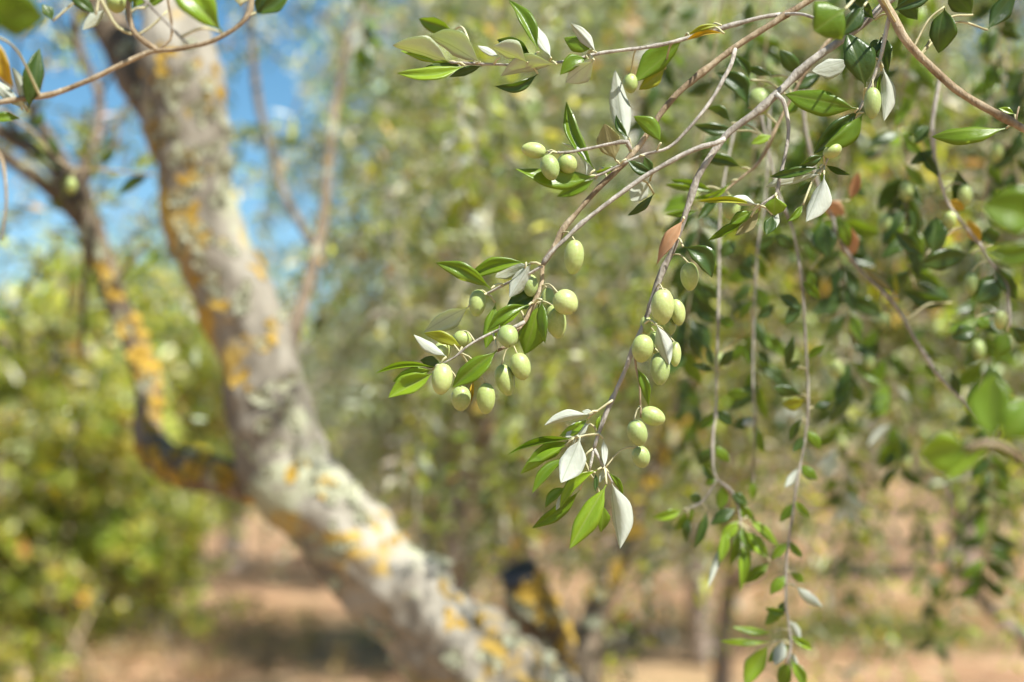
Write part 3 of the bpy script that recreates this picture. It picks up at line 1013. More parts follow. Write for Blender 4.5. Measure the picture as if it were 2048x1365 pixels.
def put_lichen(bv, owner, px, py, size, pool, d_hint):
    o = at(px, py, 1.0)
    hit, nrm, idx, dist = bv.ray_cast(CAM, (o - CAM).normalized())
    if hit is None:
        hit, nrm, idx, dist = bv.find_nearest(at(px, py, d_hint))
        if hit is None or (hit - at(px, py, d_hint)).length > 0.10:
            return
    me = random.choice(pool)
    ob = bpy.data.objects.new('lichen', me)
    COL.objects.link(ob)
    if nrm.dot(CAM - hit) < 0:
        nrm = -nrm
    s = size * d_hint / F
    ob.parent = owner
    q = nrm.to_track_quat('Z', 'Y').to_matrix().to_4x4() @ Matrix.Rotation(random.uniform(0, 6.28), 4, 'Z')
    ob.matrix_basis = Matrix.Translation(hit - PW[owner.name]) @ q @ Matrix.Diagonal((s * random.uniform(0.8, 1.3), s * random.uniform(0.8, 1.3), s * 0.8, 1))


def cluster(bv, owner, spots, pool, d, per, jit, size):
    for (x, y) in spots:
        for k in range(per):
            put_lichen(bv, owner, x + random.gauss(0, jit), y + random.gauss(0, jit), size * random.uniform(0.55, 1.15), pool, d)


YEL = [(298, 245), (330, 120), (425, 180), (440, 150), (382, 340), (360, 415), (390, 450), (398, 545), (432, 612), (500, 520), (528, 685), (640, 985), (738, 1035), (790, 1078), (905, 1232), (962, 1238), (600, 925), (890, 1200), (300, 140), (480, 760)]
GRY = [(340, 170), (380, 150), (410, 245), (350, 285), (440, 320), (420, 300), (395, 220), (360, 480), (405, 485), (345, 400), (560, 790), (592, 830), (545, 830), (470, 885), (620, 1105), (600, 900), (640, 930), (520, 950), (740, 1258), (1105, 1345), (870, 1110), (700, 1000), (775, 1290), (680, 1090), (930, 1320), (1040, 1280), (460, 560), (500, 640), (330, 210), (430, 380)]
cluster(trunk_bv, trunk, YEL, LY, 2.1, 5, 15, 13)
cluster(trunk_bv, trunk, [(300, 270), (305, 300), (440, 200), (370, 440), (410, 560), (385, 320), (420, 470)], LY, 2.1, 4, 14, 13)
cluster(trunk_bv, trunk, GRY, LG, 2.1, 6, 28, 16)
cluster(limbs[1][1], limbs[1][0], [(290, 905), (330, 940), (400, 922), (432, 940), (300, 745), (308, 850), (235, 580), (270, 900), (360, 950), (285, 720), (245, 640), (275, 690), (310, 800), (210, 540), (350, 915), (385, 945), (415, 935), (310, 915), (445, 955)], LY, 2.3, 4, 11, 18)
cluster(limbs[1][1], limbs[1][0], [(250, 650), (300, 800), (380, 905), (320, 880), (220, 560), (200, 500), (420, 950), (290, 760)], LG, 2.3, 3, 10, 16)
cluster(limbs[0][1], limbs[0][0], [(240, 100), (290, 190), (200, 20)], LG, 2.2, 2, 10, 18)
sl = limbs[9]
cluster(sl[1], sl[0], [(1405, 705), (1400, 735), (1345, 860), (1310, 930), (1290, 980), (1230, 1110), (1370, 800), (1330, 890), (1260, 1050), (1210, 1150), (1190, 1200)], LY, 2.85, 3, 18, 19)
cluster(sl[1], sl[0], [(1395, 640), (1290, 990), (1200, 1180), (1170, 1240)], LG, 2.85, 2, 8, 20)
cluster(limbs[10][1], limbs[10][0], [(1640, 575), (1690, 600), (1800, 640), (1850, 630), (1560, 560)], LY, 3.05, 2, 12, 16)
st = limbs[11]
cluster(st[1], st[0], [(1055, 1165), (1090, 1190), (1085, 1230), (1060, 1205), (1110, 1250), (1120, 1290), (1100, 1210), (1130, 1320)], LY, 2.42, 4, 12, 17)
cluster(st[1], st[0], [(1030, 1200), (1050, 1240), (1075, 1280), (1110, 1230)], LG, 2.42, 3, 12, 15)


# the tree's own crown, above and behind, with a few hanging sprays
def tree_crown():
    vs, cs, ps = [], [], []

    def add(c, rad, n, nodes, grav, pal=PALE_PAL, step=0.035):
        s, u = ellipsoid_starts(c, rad, n, 0.2)
        v, cc, pp = foliage(s, u * 0.6 + np.array([0, 0, 0.3]), nodes, step, grav, 0.045, 0.014, pal)
        vs.append(v); cs.append(cc); ps.append(pp)
    add((-0.35, 3.3, 3.1), (0.8, 0.5, 0.35), 120, 14, 0.14)
    add((0.45, 3.6, 2.9), (0.7, 0.5, 0.5), 260, 18, 0.16)
    add((0.25, 4.0, 2.3), (0.5, 0.4, 0.4), 110, 16, 0.16)
    add((-0.95, 2.9, 2.25), (0.45, 0.35, 0.3), 22, 9, 0.1, OLIVE_PAL)
    add((-0.75, 2.6, 1.95), (0.18, 0.2, 0.2), 9, 7, 0.08, OLIVE_PAL)
    add((0.0, 3.0, 2.05), (0.2, 0.3, 0.35), 26, 15, 0.18)
    add((0.75, 3.3, 2.2), (0.4, 0.3, 0.4), 70, 16, 0.16, OLIVE_PAL)
    SUNNY = [(4, (0.17, 0.24, 0.04)), (3, (0.30, 0.36, 0.06)), (3, (0.48, 0.51, 0.36)), (2, (0.42, 0.46, 0.06)), (1.5, (0.05, 0.09, 0.03)), (0.4, (0.55, 0.38, 0.1))]
    add((-0.12, 3.0, 2.15), (0.28, 0.5, 0.45), 46, 20, 0.10, SUNNY, 0.03)
    add((0.15, 3.3, 1.95), (0.35, 0.5, 0.45), 64, 20, 0.10, SUNNY, 0.03)
    add((0.55, 3.2, 1.9), (0.35, 0.5, 0.5), 70, 20, 0.10, SUNNY, 0.03)
    add((0.85, 3.0, 1.75), (0.3, 0.5, 0.5), 70, 20, 0.10, SUNNY, 0.03)
    add((-0.80, 2.55, 2.08), (0.16, 0.10, 0.26), 20, 7, 0.05, SUNNY, 0.03)
    add((-0.90, 2.6, 1.85), (0.12, 0.15, 0.22), 12, 7, 0.05, SUNNY, 0.03)
    add((-0.72, 2.5, 1.75), (0.08, 0.12, 0.2), 10, 7, 0.05, SUNNY, 0.03)
    leaf_cloud('crown', np.concatenate(vs), np.concatenate(cs), tree)
    for q in ps:
        twig_mesh('twigs', q, 0.0019, tree, 'stem_grey')


tree_crown()

# ------------------------------------------------------------------ branches in focus
A = Branch('olive_branch', 'long tan branch from top centre-right ending in a cluster of green olives at centre', 1.0)
A.stem([(1700, -90), (1640, -15), (1560, 38), (1470, 95), (1380, 165), (1330, 215), (1280, 288), (1240, 335), (1200, 375), (1160, 420), (1128, 458), (1108, 498), (1085, 532), (1084, 562), (1074, 595), (1060, 622), (1050, 644), (1036, 660), (1022, 688), (1003, 698), (994, 702)],
       8.0, 3.6, 'stem_tan', (0.03, 0.0))
A.stem([(1560, 30), (1520, 36), (1450, 55), (1380, 75), (1300, 95), (1200, 107), (1150, 120), (1110, 126), (1060, 131), (1000, 129), (940, 127), (900, 125)], 5.5, 2.6, 'stem_grey', (0.03, 0.0))
A.stem([(1560, 30), (1600, 28), (1634, 38)], 4.5, 3, 'stem_grey', (0.03, 0.0))
A.stem([(1470, 97), (1463, 126), (1450, 152), (1420, 205), (1372, 263), (1336, 296), (1290, 309), (1240, 330), (1200, 350), (1165, 358)], 5.2, 2.6, 'stem_grey', (0.025, 0.012))
A.stem([(1262, 300), (1255, 284), (1225, 287), (1180, 297), (1140, 305), (1115, 306), (1096, 305)], 4.6, 2.6, 'stem_grey')
A.stem([(1084, 533), (1050, 552), (1020, 564), (985, 582), (966, 592)], 4.0, 2.6, 'stem_grey', (0, 0.015))
A.stem([(1084, 532), (1072, 526), (1060, 526)], 3.6, 2.4, 'stalk')
A.stem([(1050, 644), (1030, 655), (996, 662), (960, 678), (930, 697), (910, 715), (880, 731)], 4.0, 2.2, 'stem_grey', (0, 0.0))
A.leaves('''
982 578 871 526 37 g c-.10 r-15
1052 525 934 557 35 g c-.07 r10
1062 527 1019 596 40 s r5
1056 529 990 555 26 s o.012
937 614 848 664 32 s o.01 c.05
893 714 827 669 19 s r30
924 695 848 667 20 m c-.08 o.004
870 735 750 748 15 l c-.10
882 727 840 721 20 d o.006
866 747 777 796 46 l r10 o-.002
866 740 785 764 32 l o.008
994 701 904 776 46 g c.04 o-.012 r18
946 762 941 808 11 y o.01
1058 610 974 664 30 g c-.13
1042 622 1000 654 20 l o.008
991 606 971 698 27 g o.014
1078 608 1049 709 46 g o.01 r-8
1072 588 1014 614 36 d o.012
1083 600 1090 687 18 g r40 o-.004
''')
A.olives('''
1061 571 15 21 o.008
955 606 18 25 a95 o.012
885 702 17 19 o.012
925 679 18 17 o.010 a80
884 758 21 31 a97 o-.004
922 797 20 24 a92 o.004
972 797 19 30 a90
1010 760 20 31 a75 o.002
1041 733 20 26 a74 o-.002
1016 673 21 23 a80 z-.8 o-.012
1148 514 20 33 a94
1131 605 23 25 a52 z-.4 o-.008
1112 643 19 33 a80 o.008
1096 607 14 30 a90 o.014
''')
A.leaves('''
898 124 786 91 36 s c-.09 r-38
960 125 860 72 40 s c-.09 r-36
904 127 800 102 22 l o.006
930 132 794 147 24 l c.10 r25
924 131 851 134 15 d o.010
966 132 899 154 15 d o.008
1054 125 985 93 34 s c-.1 r-38
1000 115 955 92 11 s r35
1066 118 994 80 26 d c-.12 o.008
1077 103 1018 1 34 g c-.05 r20
1102 116 1057 36 20 s c-.06 r35
1113 129 1000 154 33 s c-.1 r-40
1076 148 990 173 24 d c.12 o.008
1188 121 1131 165 33 s c.10 r-34
1176 118 1120 150 24 g c-.14 o.006
1192 105 1141 47 27 s c-.05
1186 99 1128 76 24 g c.08 o.004
905 62 838 38 34 g o.08
1448 67 1374 80 13 y c-.05 r20
1442 51 1376 70 11 m c-.08
1369 78 1270 164 40 g c-.05 o.045
1330 138 1278 180 25 m o.055
''')
A.olives('1261 167 14 18 o.05')
A.leaves('''
1190 340 1133 204 33 g c.10 r15
1192 352 1030 338 34 g c.09 r20
1231 321 1209 248 42 t c.04
1252 290 1230 141 46 s c-.03 o.01 r20
1258 277 1232 230 14 d c.10
1322 286 1267 233 27 g c-.12
1253 319 1306 347 26 d c-.1
1288 312 1303 349 17 d
1192 357 1113 394 22 g o.06
1172 357 1122 286 15 s c-.25
1236 332 1190 344 16 l o.02
''', 0.012)
A.olives('''
1068 301 15 23 a190
1100 335 19 25 a76 o-.006
1135 327 19 20 a60 o.004
1128 346 20 22 a75 o.02
''')

C = Branch('olive_branch', 'grey branch hanging through the picture centre to a tip of white-backed leaves', 1.0)
C.stem([(1850, -60), (1740, 38), (1690, 76), (1620, 125), (1555, 186), (1510, 228), (1460, 265), (1430, 300), (1410, 330), (1395, 357), (1377, 410), (1362, 455), (1345, 500), (1320, 552), (1305, 600), (1287, 650), (1270, 688), (1250, 740), (1230, 786), (1211, 830), (1197, 868), (1188, 898)],
       9.5, 4.2, 'stem_grey', (0.03, 0.0))
C.stem([(1188, 898), (1203, 925), (1215, 948), (1224, 966)], 4.2, 2.4, 'stem_grey')
C.stem([(1188, 898), (1182, 925), (1178, 945)], 3.6, 2.4, 'stem_grey')
C.stem([(1226, 800), (1205, 815), (1184, 830)], 3.2, 2.2, 'stalk')
C.stem([(1198, 868), (1172, 871), (1150, 876), (1136, 881)], 3.0, 2.0, 'stalk')
C.stem([(1190, 895), (1176, 905), (1163, 920)], 2.8, 2.0, 'stalk')
C.stem([(1450, 278), (1432, 286), (1390, 298), (1330, 330), (1280, 360), (1220, 404), (1165, 447), (1130, 480), (1100, 508), (1086, 530)], 6.4, 4.4, 'stem_grey', (0.012, -0.002))
C.stem([(1552, 188), (1566, 200), (1576, 240), (1577, 270), (1570, 312), (1560, 352), (1552, 390), (1536, 400), (1519, 411)], 5.2, 2.6, 'stem_grey', (0.02, 0.0))
C.stem([(1268, 695), (1272, 735), (1279, 765), (1281, 800), (1282, 836)], 2.6, 2.4, 'stem_tan')
C.leaves('''
1368 438 1313 530 22 b r30 c.03
1366 494 1424 556 38 d c.19
1313 649 1338 731 37 s o-.01 c.05
1273 736 1297 812 18 g c.12 r25
1178 829 1089 851 26 s c-.06 o-.004
1188 829 1164 823 9 s
1176 838 1119 873 24 l o.004
1180 848 1131 874 25 s o.002
1150 877 1014 911 17 g c-.07
1138 882 1056 925 29 g o.004
1132 892 1040 949 19 l c-.04 r20
1142 914 1064 987 20 g c-.10 r20
1160 876 1122 966 45 s o-.008 r4
1202 829 1195 863 10 l
1206 878 1209 932 12 s
1195 940 1120 1018 21 l c-.12 o-.004
1136 982 1112 1021 15 s
1160 980 1064 1057 31 g o.006 r-12
1134 974 1090 1016 18 g c-.1
1213 969 1139 1098 40 l o-.006 r6 z-.1
1221 964 1240 1098 38 s c.12 r-6 z.05
1217 946 1246 991 15 g c.10
1205 1008 1202 1066 23 g o.004
1191 946 1190 984 11 d
1166 920 1160 956 11 l
1209 934 1200 966 9 s
''')
C.olives('''
1379 553 18 26 a85 o.004
1325 614 22 33 a92 o-.006
1355 624 15 25 a82 o.006
1336 653 16 19 o.012
1285 697 21 28 a98 o-.010
1292 650 12 18 o.010
1309 685 11 22 o.012
1320 737 19 31 a92
1350 708 13 25 o.006
1305 833 20 25 a20 o.002
1275 866 20 27 a72 o-.006
1282 914 17 21 a75 o.004
''')
C.leaves('''
1508 410 1393 403 15 m c-.03
1514 411 1457 399 19 s c-.08 o-.004
1505 422 1459 450 27 g
1519 422 1470 472 20 t c.08 o.004
1502 434 1416 482 19 g c.05
1551 393 1548 431 34 l o-.004
1545 430 1533 470 23 d
1557 425 1545 462 11 s
1300 362 1262 402 38 s o.02
1308 388 1255 432 15 d c.05 o.02
''')

B = Branch('olive_branch', 'thin dusky spray of dark green leaves behind the two central branches', 1.13)
B.stem([(1690, 40), (1620, 130), (1555, 250), (1540, 285), (1515, 328), (1492, 348), (1440, 390)], 4.6, 2.6, 'stem_tan')
B.leaves('''
1474 262 1388 250 22 d c.05
1484 336 1398 318 27 d c-.1
1496 215 1432 146 35 d c-.16
1542 153 1489 136 15 d
1462 246 1411 217 16 d c-.2
1392 381 1330 370 15 g
1462 364 1384 396 16 l c.15
1440 390 1395 440 18 d
1430 385 1340 360 18 g
1500 160 1470 110 20 d
1545 270 1502 288 16 l
1560 230 1600 200 22 g
1580 180 1640 150 24 d
1600 150 1560 100 26 d
1400 420 1330 430 14 g
''')
B.olives('''1520 203 22 26 a80
1462 415 18 22''')

H = Branch('olive_branch', 'stout reddish-tan branch slanting down to the right edge with a hanging leafy shoot', 1.0)
H.stem([(1750, -60), (1766, 0), (1786, 36), (1812, 82), (1850, 122), (1900, 170), (1950, 204), (2000, 232), (2044, 256), (2120, 300)], 12, 8.0, 'stem_tan', (0.0, -0.02))
H.stem([(1780, 30), (1772, 62), (1765, 96), (1756, 130), (1745, 160), (1733, 190), (1720, 217), (1690, 260), (1660, 310), (1645, 345)], 5.4, 2.2, 'stem_grey', (0.0, 0.01))
H.stem([(2030, 250), (2034, 230), (2038, 214)], 3, 2, 'stem_tan')
H.stem([(1840, 112), (1832, 110), (1826, 104)], 3, 2.4, 'stem_tan')
H.stem([(1826, 98), (1832, 88), (1834, 78)], 3, 1.6, 'stem_tan')
H.leaves('''
1715 218 1570 189 41 g c.04 r10 o-.004
1719 220 1628 308 43 d c-.05 o.004
1727 226 1649 294 31 g c.12 o-.004
1731 176 1694 68 50 d c-.06 o-.008 r12
1700 120 1624 142 31 s c.08 o.01
1766 136 1768 243 28 s c.10
1763 142 1763 226 11 g c-.05 o.004
1762 78 1738 112 25 d o.01
1766 70 1776 146 31 d o.012
1783 23 1868 -12 30 d
1889 14 1877 107 42 d c.08
2012 257 1863 274 28 g c.08 r30
2030 229 1997 217 11 l
1690 18 1628 62 72 g o-.12
1728 12 1682 72 32 d o-.06
1975 60 2032 -22 32 d o.06
1648 350 1612 444 37 s c.10 o-.004
1640 350 1531 374 19 s c-.06
1640 335 1540 354 18 d
1647 312 1600 332 23 d
1606 410 1572 444 17 g
1622 362 1594 392 22 d o.01
1750 40 1690 -10 40 d o.01
1650 330 1700 350 14 d o.02
1945 30 1900 -20 40 d o.04
1800 -20 1835 40 30 d o.03
''')
H.olives('''
1745 206 17 29 a92 o-.004
1665 302 19 14 a60
''')

# ------------------------------------------------------------------ softer sprays on the right
Rr = Branch('olive_branch', 'shaded dark-leaved spray hanging at the right edge below the stout branch', 1.26)
Rr.stem([(1880, 150), (1866, 250), (1872, 330), (1884, 372), (1905, 422), (1960, 490), (1986, 530), (2010, 560), (2018, 622), (2020, 655)], 4.6, 3.6, 'stem_grey')
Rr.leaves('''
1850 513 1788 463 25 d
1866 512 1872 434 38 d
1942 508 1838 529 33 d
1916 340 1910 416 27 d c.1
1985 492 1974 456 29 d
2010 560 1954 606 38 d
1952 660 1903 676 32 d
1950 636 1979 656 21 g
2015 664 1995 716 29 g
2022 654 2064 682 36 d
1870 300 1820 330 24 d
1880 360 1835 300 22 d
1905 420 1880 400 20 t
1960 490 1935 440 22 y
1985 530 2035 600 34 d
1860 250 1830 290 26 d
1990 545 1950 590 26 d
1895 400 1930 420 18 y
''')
Rr.olives('''1942 567 14 22
1930 390 15 20
1900 440 12 16
2000 640 13 18''')

R2 = Branch('olive_branch', 'bare diagonal twig with rusty dead leaves below the hanging olive at right', 1.3)
R2.stem([(1600, 140), (1612, 260), (1636, 370), (1664, 430), (1676, 475), (1720, 540), (1790, 612), (1832, 682), (1880, 755), (1925, 800), (1960, 838)], 4.6, 4.2, 'stem_grey')
R2.leaves('''
1645 441 1657 516 44 d c-.05
1697 522 1701 454 31 b
1699 402 1717 344 25 b
1692 431 1646 404 29 b
1904 606 1806 581 28 d c.05
1786 582 1734 539 19 t
1797 593 1788 544 13 m
1620 540 1625 580 20 g
1700 500 1675 430 24 g
1880 755 1850 730 20 g
1920 800 1905 745 22 d
''')

J1 = Branch('olive_branch', 'long grey shoot hanging to the bottom edge with fresh leaves at its tip', 1.24)
J1.stem([(1520, 215), (1555, 380), (1585, 460), (1602, 560), (1612, 700), (1616, 820), (1602, 920), (1592, 980), (1580, 1070), (1573, 1130), (1571, 1200), (1576, 1242), (1582, 1290), (1574, 1330)], 3.2, 3.0, 'stem_grey')
J1.leaves('''
1590 1172 1646 1215 17 s
1580 1146 1608 1164 13 g
1570 1216 1530 1250 19 g
1546 1266 1464 1254 15 l
1542 1284 1440 1282 11 l
1576 1240 1601 1279 21 s
1566 1280 1550 1331 23 s
1538 1290 1490 1372 31 l
1582 1320 1612 1376 25 l
1576 1320 1560 1378 25 g
1570 1200 1554 1232 15 d
1575 742 1588 670 17 d
1574 743 1600 722 14 d
1602 790 1547 774 19 d
1611 800 1564 811 23 m
1604 835 1578 882 15 d
1626 815 1662 805 15 d
1605 620 1560 590 22 d
1600 560 1640 600 22 g
1590 500 1550 470 22 d
1612 720 1650 690 18 g
1606 610 1570 650 20 d
1614 860 1640 900 18 g
1612 870 1585 905 16 d
1600 930 1635 960 18 g
1598 935 1570 975 18 s
1588 1000 1620 1035 18 l
1586 1005 1560 1045 16 g
1578 1080 1605 1115 18 g
1577 1085 1545 1120 18 l
1572 1150 1540 1190 20 g
1574 1230 1530 1215 18 g
1580 1270 1625 1300 20 l
1580 1290 1535 1325 22 g
1578 1300 1600 1350 20 s
''')

J2 = Branch('olive_branch', 'drooping shoot with a tuft of green and white-backed leaves above the tan soil', 1.27)
J2.stem([(1470, 255), (1448, 360), (1440, 430), (1438, 560), (1434, 700), (1432, 820), (1426, 870), (1430, 950), (1464, 985), (1478, 1025), (1480, 1055)], 3.0, 2.8, 'stem_grey')
J2.stem([(1432, 960), (1410, 1000), (1376, 1018), (1365, 1022)], 3, 2, 'stem_grey')
J2.leaves('''
1366 1021 1305 1036 23 l
1376 1035 1372 1085 20 d
1414 1020 1390 1098 22 d
1472 1016 1420 1050 25 d
1479 1055 1475 1118 27 s
1462 1060 1416 1176 17 s
1452 1056 1440 1126 19 l
1495 1034 1556 1092 17 l
1490 1062 1535 1116 29 l
1485 1085 1480 1186 17 l
1540 1125 1487 1169 28 g
1490 1078 1496 1150 15 l
1437 735 1466 700 19 d
1430 743 1384 730 13 d
1428 735 1415 690 15 d
1430 960 1405 930 16 d
1432 955 1410 970 16 g
1438 600 1400 570 20 d
1440 520 1470 480 22 d
1436 640 1470 650 18 g
1432 820 1465 850 18 d
1432 822 1400 860 18 g
1428 890 1460 925 17 g
1427 895 1398 930 17 d
1445 970 1440 1020 20 g
1460 985 1495 1010 20 d
1470 1005 1510 1040 20 g
1478 1040 1440 1085 22 l
1480 1050 1510 1105 20 g
1405 1005 1380 990 16 d
1390 1015 1350 1060 18 g
1478 1060 1462 1130 20 g
1480 1060 1500 1135 18 s
''')

J3 = Branch('olive_branch', 'fine shaded shoot of small dark leaves between the two long hanging shoots', 1.34)
J3.stem([(1540, 195), (1532, 380), (1515, 500), (1508, 640), (1506, 760), (1510, 850), (1506, 960), (1505, 985)], 2.6, 2.0, 'stem_grey')
J3.leaves('''
1506 741 1495 670 19 g
1504 790 1450 788 19 g
1506 836 1466 856 19 d
1516 838 1485 850 19 s
1512 850 1528 906 17 g
1506 960 1505 1002 13 g
1510 640 1550 610 20 d
1510 560 1475 530 20 d
1514 500 1550 470 22 d
1512 700 1540 730 16 d
1508 600 1480 640 18 g
''')

Pn = Branch('olive_branch', 'very blurred near leaves poking in low at the right edge', 0.66)
Pn.stem([(2150, 1000), (2070, 935), (1992, 888), (1930, 896)], 9, 6, 'stem_tan')
Pn.leaves('''
1986 884 1988 745 72 g c.06
1940 896 1836 906 74 l
2000 884 2066 800 62 g
1950 890 1985 900 26 l
1945 900 1930 875 18 s
1980 892 1890 960 26 l
''')
Pn2 = Branch('olive_branch', 'pair of very blurred pale green leaves at the right edge beside the dark spray', 0.68)
Pn2.stem([(2220, 420), (2150, 450), (2090, 470)], 9, 6, 'stem_tan')
Pn2.leaves('''
2086 445 1962 412 84 g r10
2092 490 1970 508 52 g
''')

Q = Branch('olive_branch', 'brown branch crossing in front of the lichened trunk at top left', 0.88)
Q.stem([(-60, 215), (-10, 208), (50, 197), (100, 190), (190, 155), (240, 130), (305, 102), (342, 100), (410, 86), (450, 68), (480, 48), (500, 22), (504, -30)], 7, 5.5, 'stem_tan')
Q.stem([(312, 100), (272, 70), (258, 38), (256, -30)], 7, 6, 'stem_tan')
Q.stem([(264, 68), (236, 55), (216, 25), (192, -20)], 4, 3.4, 'stalk')
Q.stem([(272, 72), (300, 55), (335, 22)], 3.4, 2.6, 'stalk')
Q.stem([(314, 100), (340, 80), (343, 45), (333, -20)], 3.6, 3, 'stem_tan')
Q.stem([(256, -40), (290, 0), (330, 42), (374, 88)], 4.2, 3.2, 'stem_grey', (0.0, -0.05))
Q.leaves('''
446 66 332 -40 76 l o-.05 r12
57 223 79 97 35 d c.05
-22 66 26 178 30 y o-.06
-22 240 40 238 18 g
52 216 24 134 22 s
46 220 -18 156 20 s
192 30 138 -12 22 d
106 42 84 8 18 d
506 28 582 -18 42 d c-.1
512 26 530 -18 18 d
480 12 478 -24 24 t
290 16 336 -12 22 g
262 20 300 -30 24 g
256 10 280 -40 24 g
210 20 165 60 20 s o.02
''')
Q.olives('233 5 21 20 o.01')
Q2 = Branch('olive_branch', 'large blurred dark leaf in the top left corner close to the lens', 0.62)
Q2.stem([(-160, -20), (-90, 0), (-40, 18)], 7, 5, 'stem_tan')
Q2.leaves('''-44 18 92 36 78 g c.04
-60 20 -30 90 60 d''')
Q3 = Branch('olive_branch', 'thin dark twig hanging against the sky at the left edge', 1.3)
Q3.stem([(-40, 260), (0, 312), (12, 380), (10, 432), (2, 482)], 4, 3, 'stem_tan')
Q3.leaves('''-20 300 -60 340 20 d''')
Q4 = Branch('olive_branch', 'small sprig with one dark leaf and a pale olive left of the trunk', 1.7)
Q4.stem([(-60, 180), (60, 260), (130, 330), (200, 340), (310, 350)], 3, 2.2, 'stem_tan')
Q4.leaves('''300 352 236 392 18 d c-.1
200 330 230 300 14 d
120 320 95 270 16 d
60 255 90 225 16 d''')
Q4.olives('143 372 11 15')

# ------------------------------------------------------------------ clusters of unripe olives further back, and more hanging sprays
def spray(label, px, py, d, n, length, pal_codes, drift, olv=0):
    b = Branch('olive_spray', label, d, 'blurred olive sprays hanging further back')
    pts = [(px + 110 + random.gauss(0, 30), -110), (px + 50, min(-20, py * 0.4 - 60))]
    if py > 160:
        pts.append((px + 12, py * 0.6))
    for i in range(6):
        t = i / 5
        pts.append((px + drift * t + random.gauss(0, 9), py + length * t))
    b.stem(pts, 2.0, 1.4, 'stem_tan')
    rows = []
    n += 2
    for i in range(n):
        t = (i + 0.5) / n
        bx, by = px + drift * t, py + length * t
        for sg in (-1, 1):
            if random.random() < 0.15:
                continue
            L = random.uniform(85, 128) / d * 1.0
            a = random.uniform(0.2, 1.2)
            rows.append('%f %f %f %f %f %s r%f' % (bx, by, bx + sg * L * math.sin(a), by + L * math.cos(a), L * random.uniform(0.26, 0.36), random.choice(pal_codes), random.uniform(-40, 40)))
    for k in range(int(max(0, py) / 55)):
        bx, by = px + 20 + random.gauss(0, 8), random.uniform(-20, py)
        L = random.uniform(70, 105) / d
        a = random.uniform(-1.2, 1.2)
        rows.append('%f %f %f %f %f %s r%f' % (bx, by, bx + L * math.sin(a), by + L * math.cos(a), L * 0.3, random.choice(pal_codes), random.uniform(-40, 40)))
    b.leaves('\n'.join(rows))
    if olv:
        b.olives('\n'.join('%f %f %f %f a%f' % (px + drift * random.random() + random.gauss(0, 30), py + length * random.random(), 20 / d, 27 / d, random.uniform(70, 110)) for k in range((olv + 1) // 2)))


spray('bunch of pale olives and leaves in the top right corner', 1985, -60, 1.6, 8, 260, 'ddg', 30, 9)
spray('sunlit olive spray hanging behind the stout branch at top right', 1850, -40, 1.75, 9, 320, 'dgl', -20, 7)
spray('fruiting spray blurred low on the right above the tan soil', 1860, 640, 2.3, 9, 260, 'dgl', -60, 10)
spray('blurred fruiting spray in the middle of the right half', 1590, 640, 2.6, 8, 200, 'gds', -30, 8)
spray('dark spray in the upper right corner above the stout branch', 2060, 120, 1.5, 8, 300, 'ddd', -40, 4)
spray('small dark spray dangling over the soil at lower right', 1720, 900, 2.6, 9, 290, 'dg', -20, 0)
spray('low dark spray near the bottom right corner', 1830, 1000, 2.4, 9, 300, 'dg', 40, 0)
spray('lime sunlit spray blurred left of the dangling olives', 960, 250, 2.3, 8, 190, 'lms', -40, 0)
spray('blurred leafy spray high above the centre of the picture', 720, -50, 2.2, 8, 180, 'gsd', 20, 0)

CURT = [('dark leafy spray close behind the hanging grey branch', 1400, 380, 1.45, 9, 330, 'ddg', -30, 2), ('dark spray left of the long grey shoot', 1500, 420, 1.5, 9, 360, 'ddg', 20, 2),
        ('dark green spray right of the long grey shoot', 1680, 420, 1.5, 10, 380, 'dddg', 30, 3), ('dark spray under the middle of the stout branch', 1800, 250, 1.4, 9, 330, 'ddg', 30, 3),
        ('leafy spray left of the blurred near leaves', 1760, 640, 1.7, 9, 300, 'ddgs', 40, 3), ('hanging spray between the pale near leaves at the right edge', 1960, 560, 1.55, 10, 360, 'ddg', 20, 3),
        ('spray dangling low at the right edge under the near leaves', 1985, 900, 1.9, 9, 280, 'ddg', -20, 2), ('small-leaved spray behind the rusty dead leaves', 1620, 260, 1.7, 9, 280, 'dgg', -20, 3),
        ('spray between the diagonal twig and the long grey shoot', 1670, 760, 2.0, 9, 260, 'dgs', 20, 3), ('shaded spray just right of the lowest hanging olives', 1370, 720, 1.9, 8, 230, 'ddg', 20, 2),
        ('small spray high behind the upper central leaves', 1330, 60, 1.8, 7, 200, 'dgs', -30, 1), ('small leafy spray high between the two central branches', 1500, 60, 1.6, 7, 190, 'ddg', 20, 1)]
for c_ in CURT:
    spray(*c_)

# ------------------------------------------------------------------ the tree the branches hang from (beyond the right edge)
ov = thing('olive_tree', (1.75, 1.35, 0), 'olive tree beyond the right edge whose branches hang into view', 'tree')


def world_limb(pts, rad, mat='limb', sides=14, name='limb'):
    P, rr = spline([Vector(p) for p in pts], rad, 0.03)
    V, Fc = tube(P, rr, sides, 0.14, 9, random.random() * 50)
    mesh_obj(name, V, Fc, M[mat], ov, pts[0])


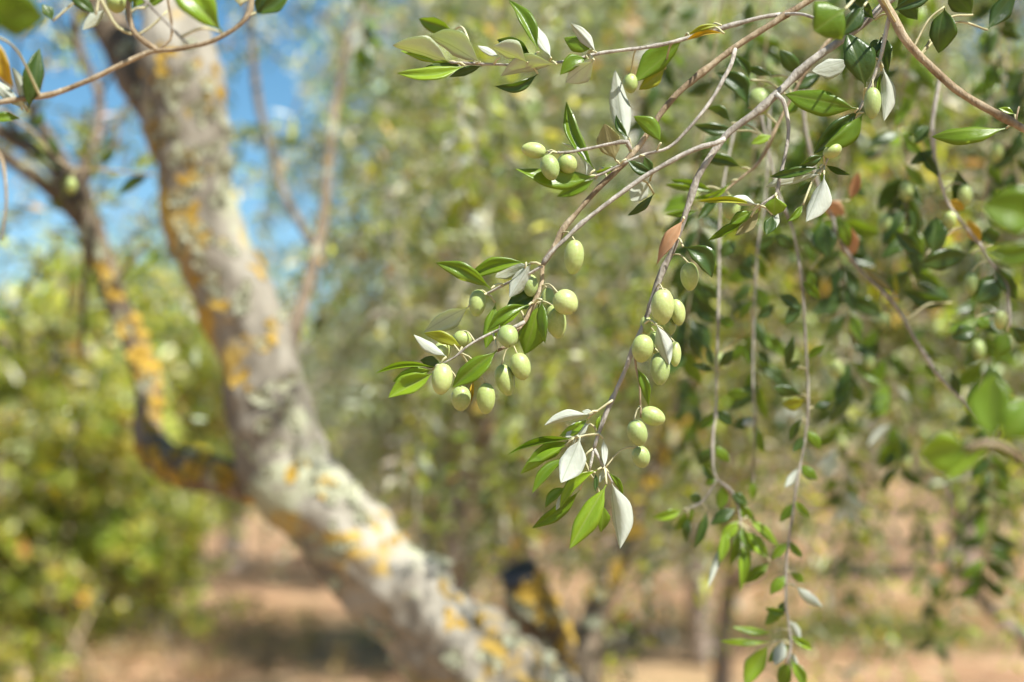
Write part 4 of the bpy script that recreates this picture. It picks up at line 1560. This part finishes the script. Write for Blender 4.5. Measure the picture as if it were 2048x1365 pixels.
world_limb([(1.75, 1.35, -0.05), (1.70, 1.3, 0.7), (1.55, 1.25, 1.35)], [0.14, 0.11, 0.09], 'trunk', 20, 'trunk')
world_limb([(1.56, 1.25, 1.3), (1.2, 1.15, 1.85), (0.72, 1.08, 2.12), (0.42, 1.04, 2.02), at(1850, -60, 1.03)], [0.075, 0.045, 0.02, 0.008, 0.0036])
world_limb([(0.60, 1.06, 2.10), (0.40, 1.05, 2.02), at(1700, -90, 1.03)], [0.012, 0.006, 0.003])
world_limb([(0.55, 1.05, 2.07), (0.40, 1.03, 1.98), at(1750, -60, 1.0)], [0.012, 0.007, 0.0042])
world_limb([(1.56, 1.25, 1.3), (1.35, 1.5, 1.9), (0.95, 1.6, 2.5), (0.5, 1.7, 2.85)], [0.07, 0.045, 0.03, 0.012])
world_limb([(1.56, 1.25, 1.3), (1.7, 1.0, 1.9), (1.5, 0.6, 2.6)], [0.07, 0.045, 0.02])


def over_crown():
    vs, cs, ps = [], [], []
    for c, rad, n in [((1.15, 0.85, 2.45), (0.5, 0.45, 0.4), 120), ((1.5, 1.5, 2.4), (0.5, 0.5, 0.5), 140), ((0.95, 1.5, 2.62), (0.5, 0.4, 0.3), 110)]:
        s, u = ellipsoid_starts(c, rad, n, 0.2)
        v, cc, pp = foliage(s, u * 0.6 + np.array([0, 0, 0.3]), 12, 0.03, 0.12, 0.042, 0.014, OLIVE_PAL)
        vs.append(v); cs.append(cc); ps.append(pp)
    leaf_cloud('crown', np.concatenate(vs), np.concatenate(cs), ov)
    twig_mesh('twigs', np.concatenate(ps), 0.002, ov)


over_crown()


# ------------------------------------------------------------------ weeds and leaf litter on the soil
def litter():
    n = 22000
    x = rng.uniform(-9, 9, n); y = rng.uniform(6, 26, n)
    z = np.array([ground_z(a, b) for a, b in zip(x, y)]) + 0.012
    B = np.stack([x, y, z], 1)
    D = rng.normal(0, 1, (n, 3)); D[:, 2] *= 0.15
    D /= np.linalg.norm(D, axis=1)[:, None]
    nr = np.array([0, 0, 1.0]) + rng.normal(0, 0.25, (n, 3))
    sd = np.cross(nr, D)
    L = rng.uniform(0.04, 0.09, (n, 1)); W = L * 0.2
    V = np.empty((n, 4, 3))
    V[:, 0] = B; V[:, 1] = B + D * L * 0.5 + sd * W; V[:, 2] = B + D * L; V[:, 3] = B + D * L * 0.5 - sd * W
    e = thing('leaf_litter', (0, 12, 0), 'dry fallen leaves scattered over the soil', 'litter')
    e['kind'] = 'stuff'
    leaf_cloud('leaves', V, color_pick(n, [(3, (0.30, 0.20, 0.11)), (2, (0.42, 0.33, 0.2)), (2, (0.16, 0.1, 0.06))]), e)


litter()


def weeds(px, d, w, n, label, pal=None):
    x0 = wx(px, d)
    s = np.stack([rng.normal(x0, w, n), rng.normal(d, w * 0.8, n), np.zeros(n)], 1)
    s[:, 2] = [ground_z(a, b) for a, b in s[:, :2]]
    e = thing('weed_patch', (x0, d, 0), label, 'weeds')
    e['kind'] = 'stuff'
    V, c, p = foliage(s, rng.normal(0, 0.5, (n, 3)) + np.array([0, 0, 1.0]), 5, 0.03, 0.02, 0.07, 0.02, pal or [(3, (0.10, 0.16, 0.03)), (2, (0.17, 0.22, 0.05)), (1, (0.3, 0.27, 0.12))])
    leaf_cloud('leaves', V, c, e)


weeds(1740, 10.5, 0.5, 200, 'low green weeds on the shaded soil at lower right')
for k_, (px_, d_, lab_) in enumerate([(1450, 11.5, 'dry straw tufts on the soil right of the sawn stub'), (620, 11, 'dry straw tufts on the soil left of the leaning trunk'), (1880, 12, 'dry straw tufts on the soil near the bottom right corner'), (250, 9.5, 'dry straw tufts under the lime-green trees at lower left')]):
    weeds(px_, d_, 0.8, 160, lab_, [(3, (0.40, 0.30, 0.15)), (2, (0.30, 0.24, 0.10)), (1, (0.18, 0.19, 0.05))])
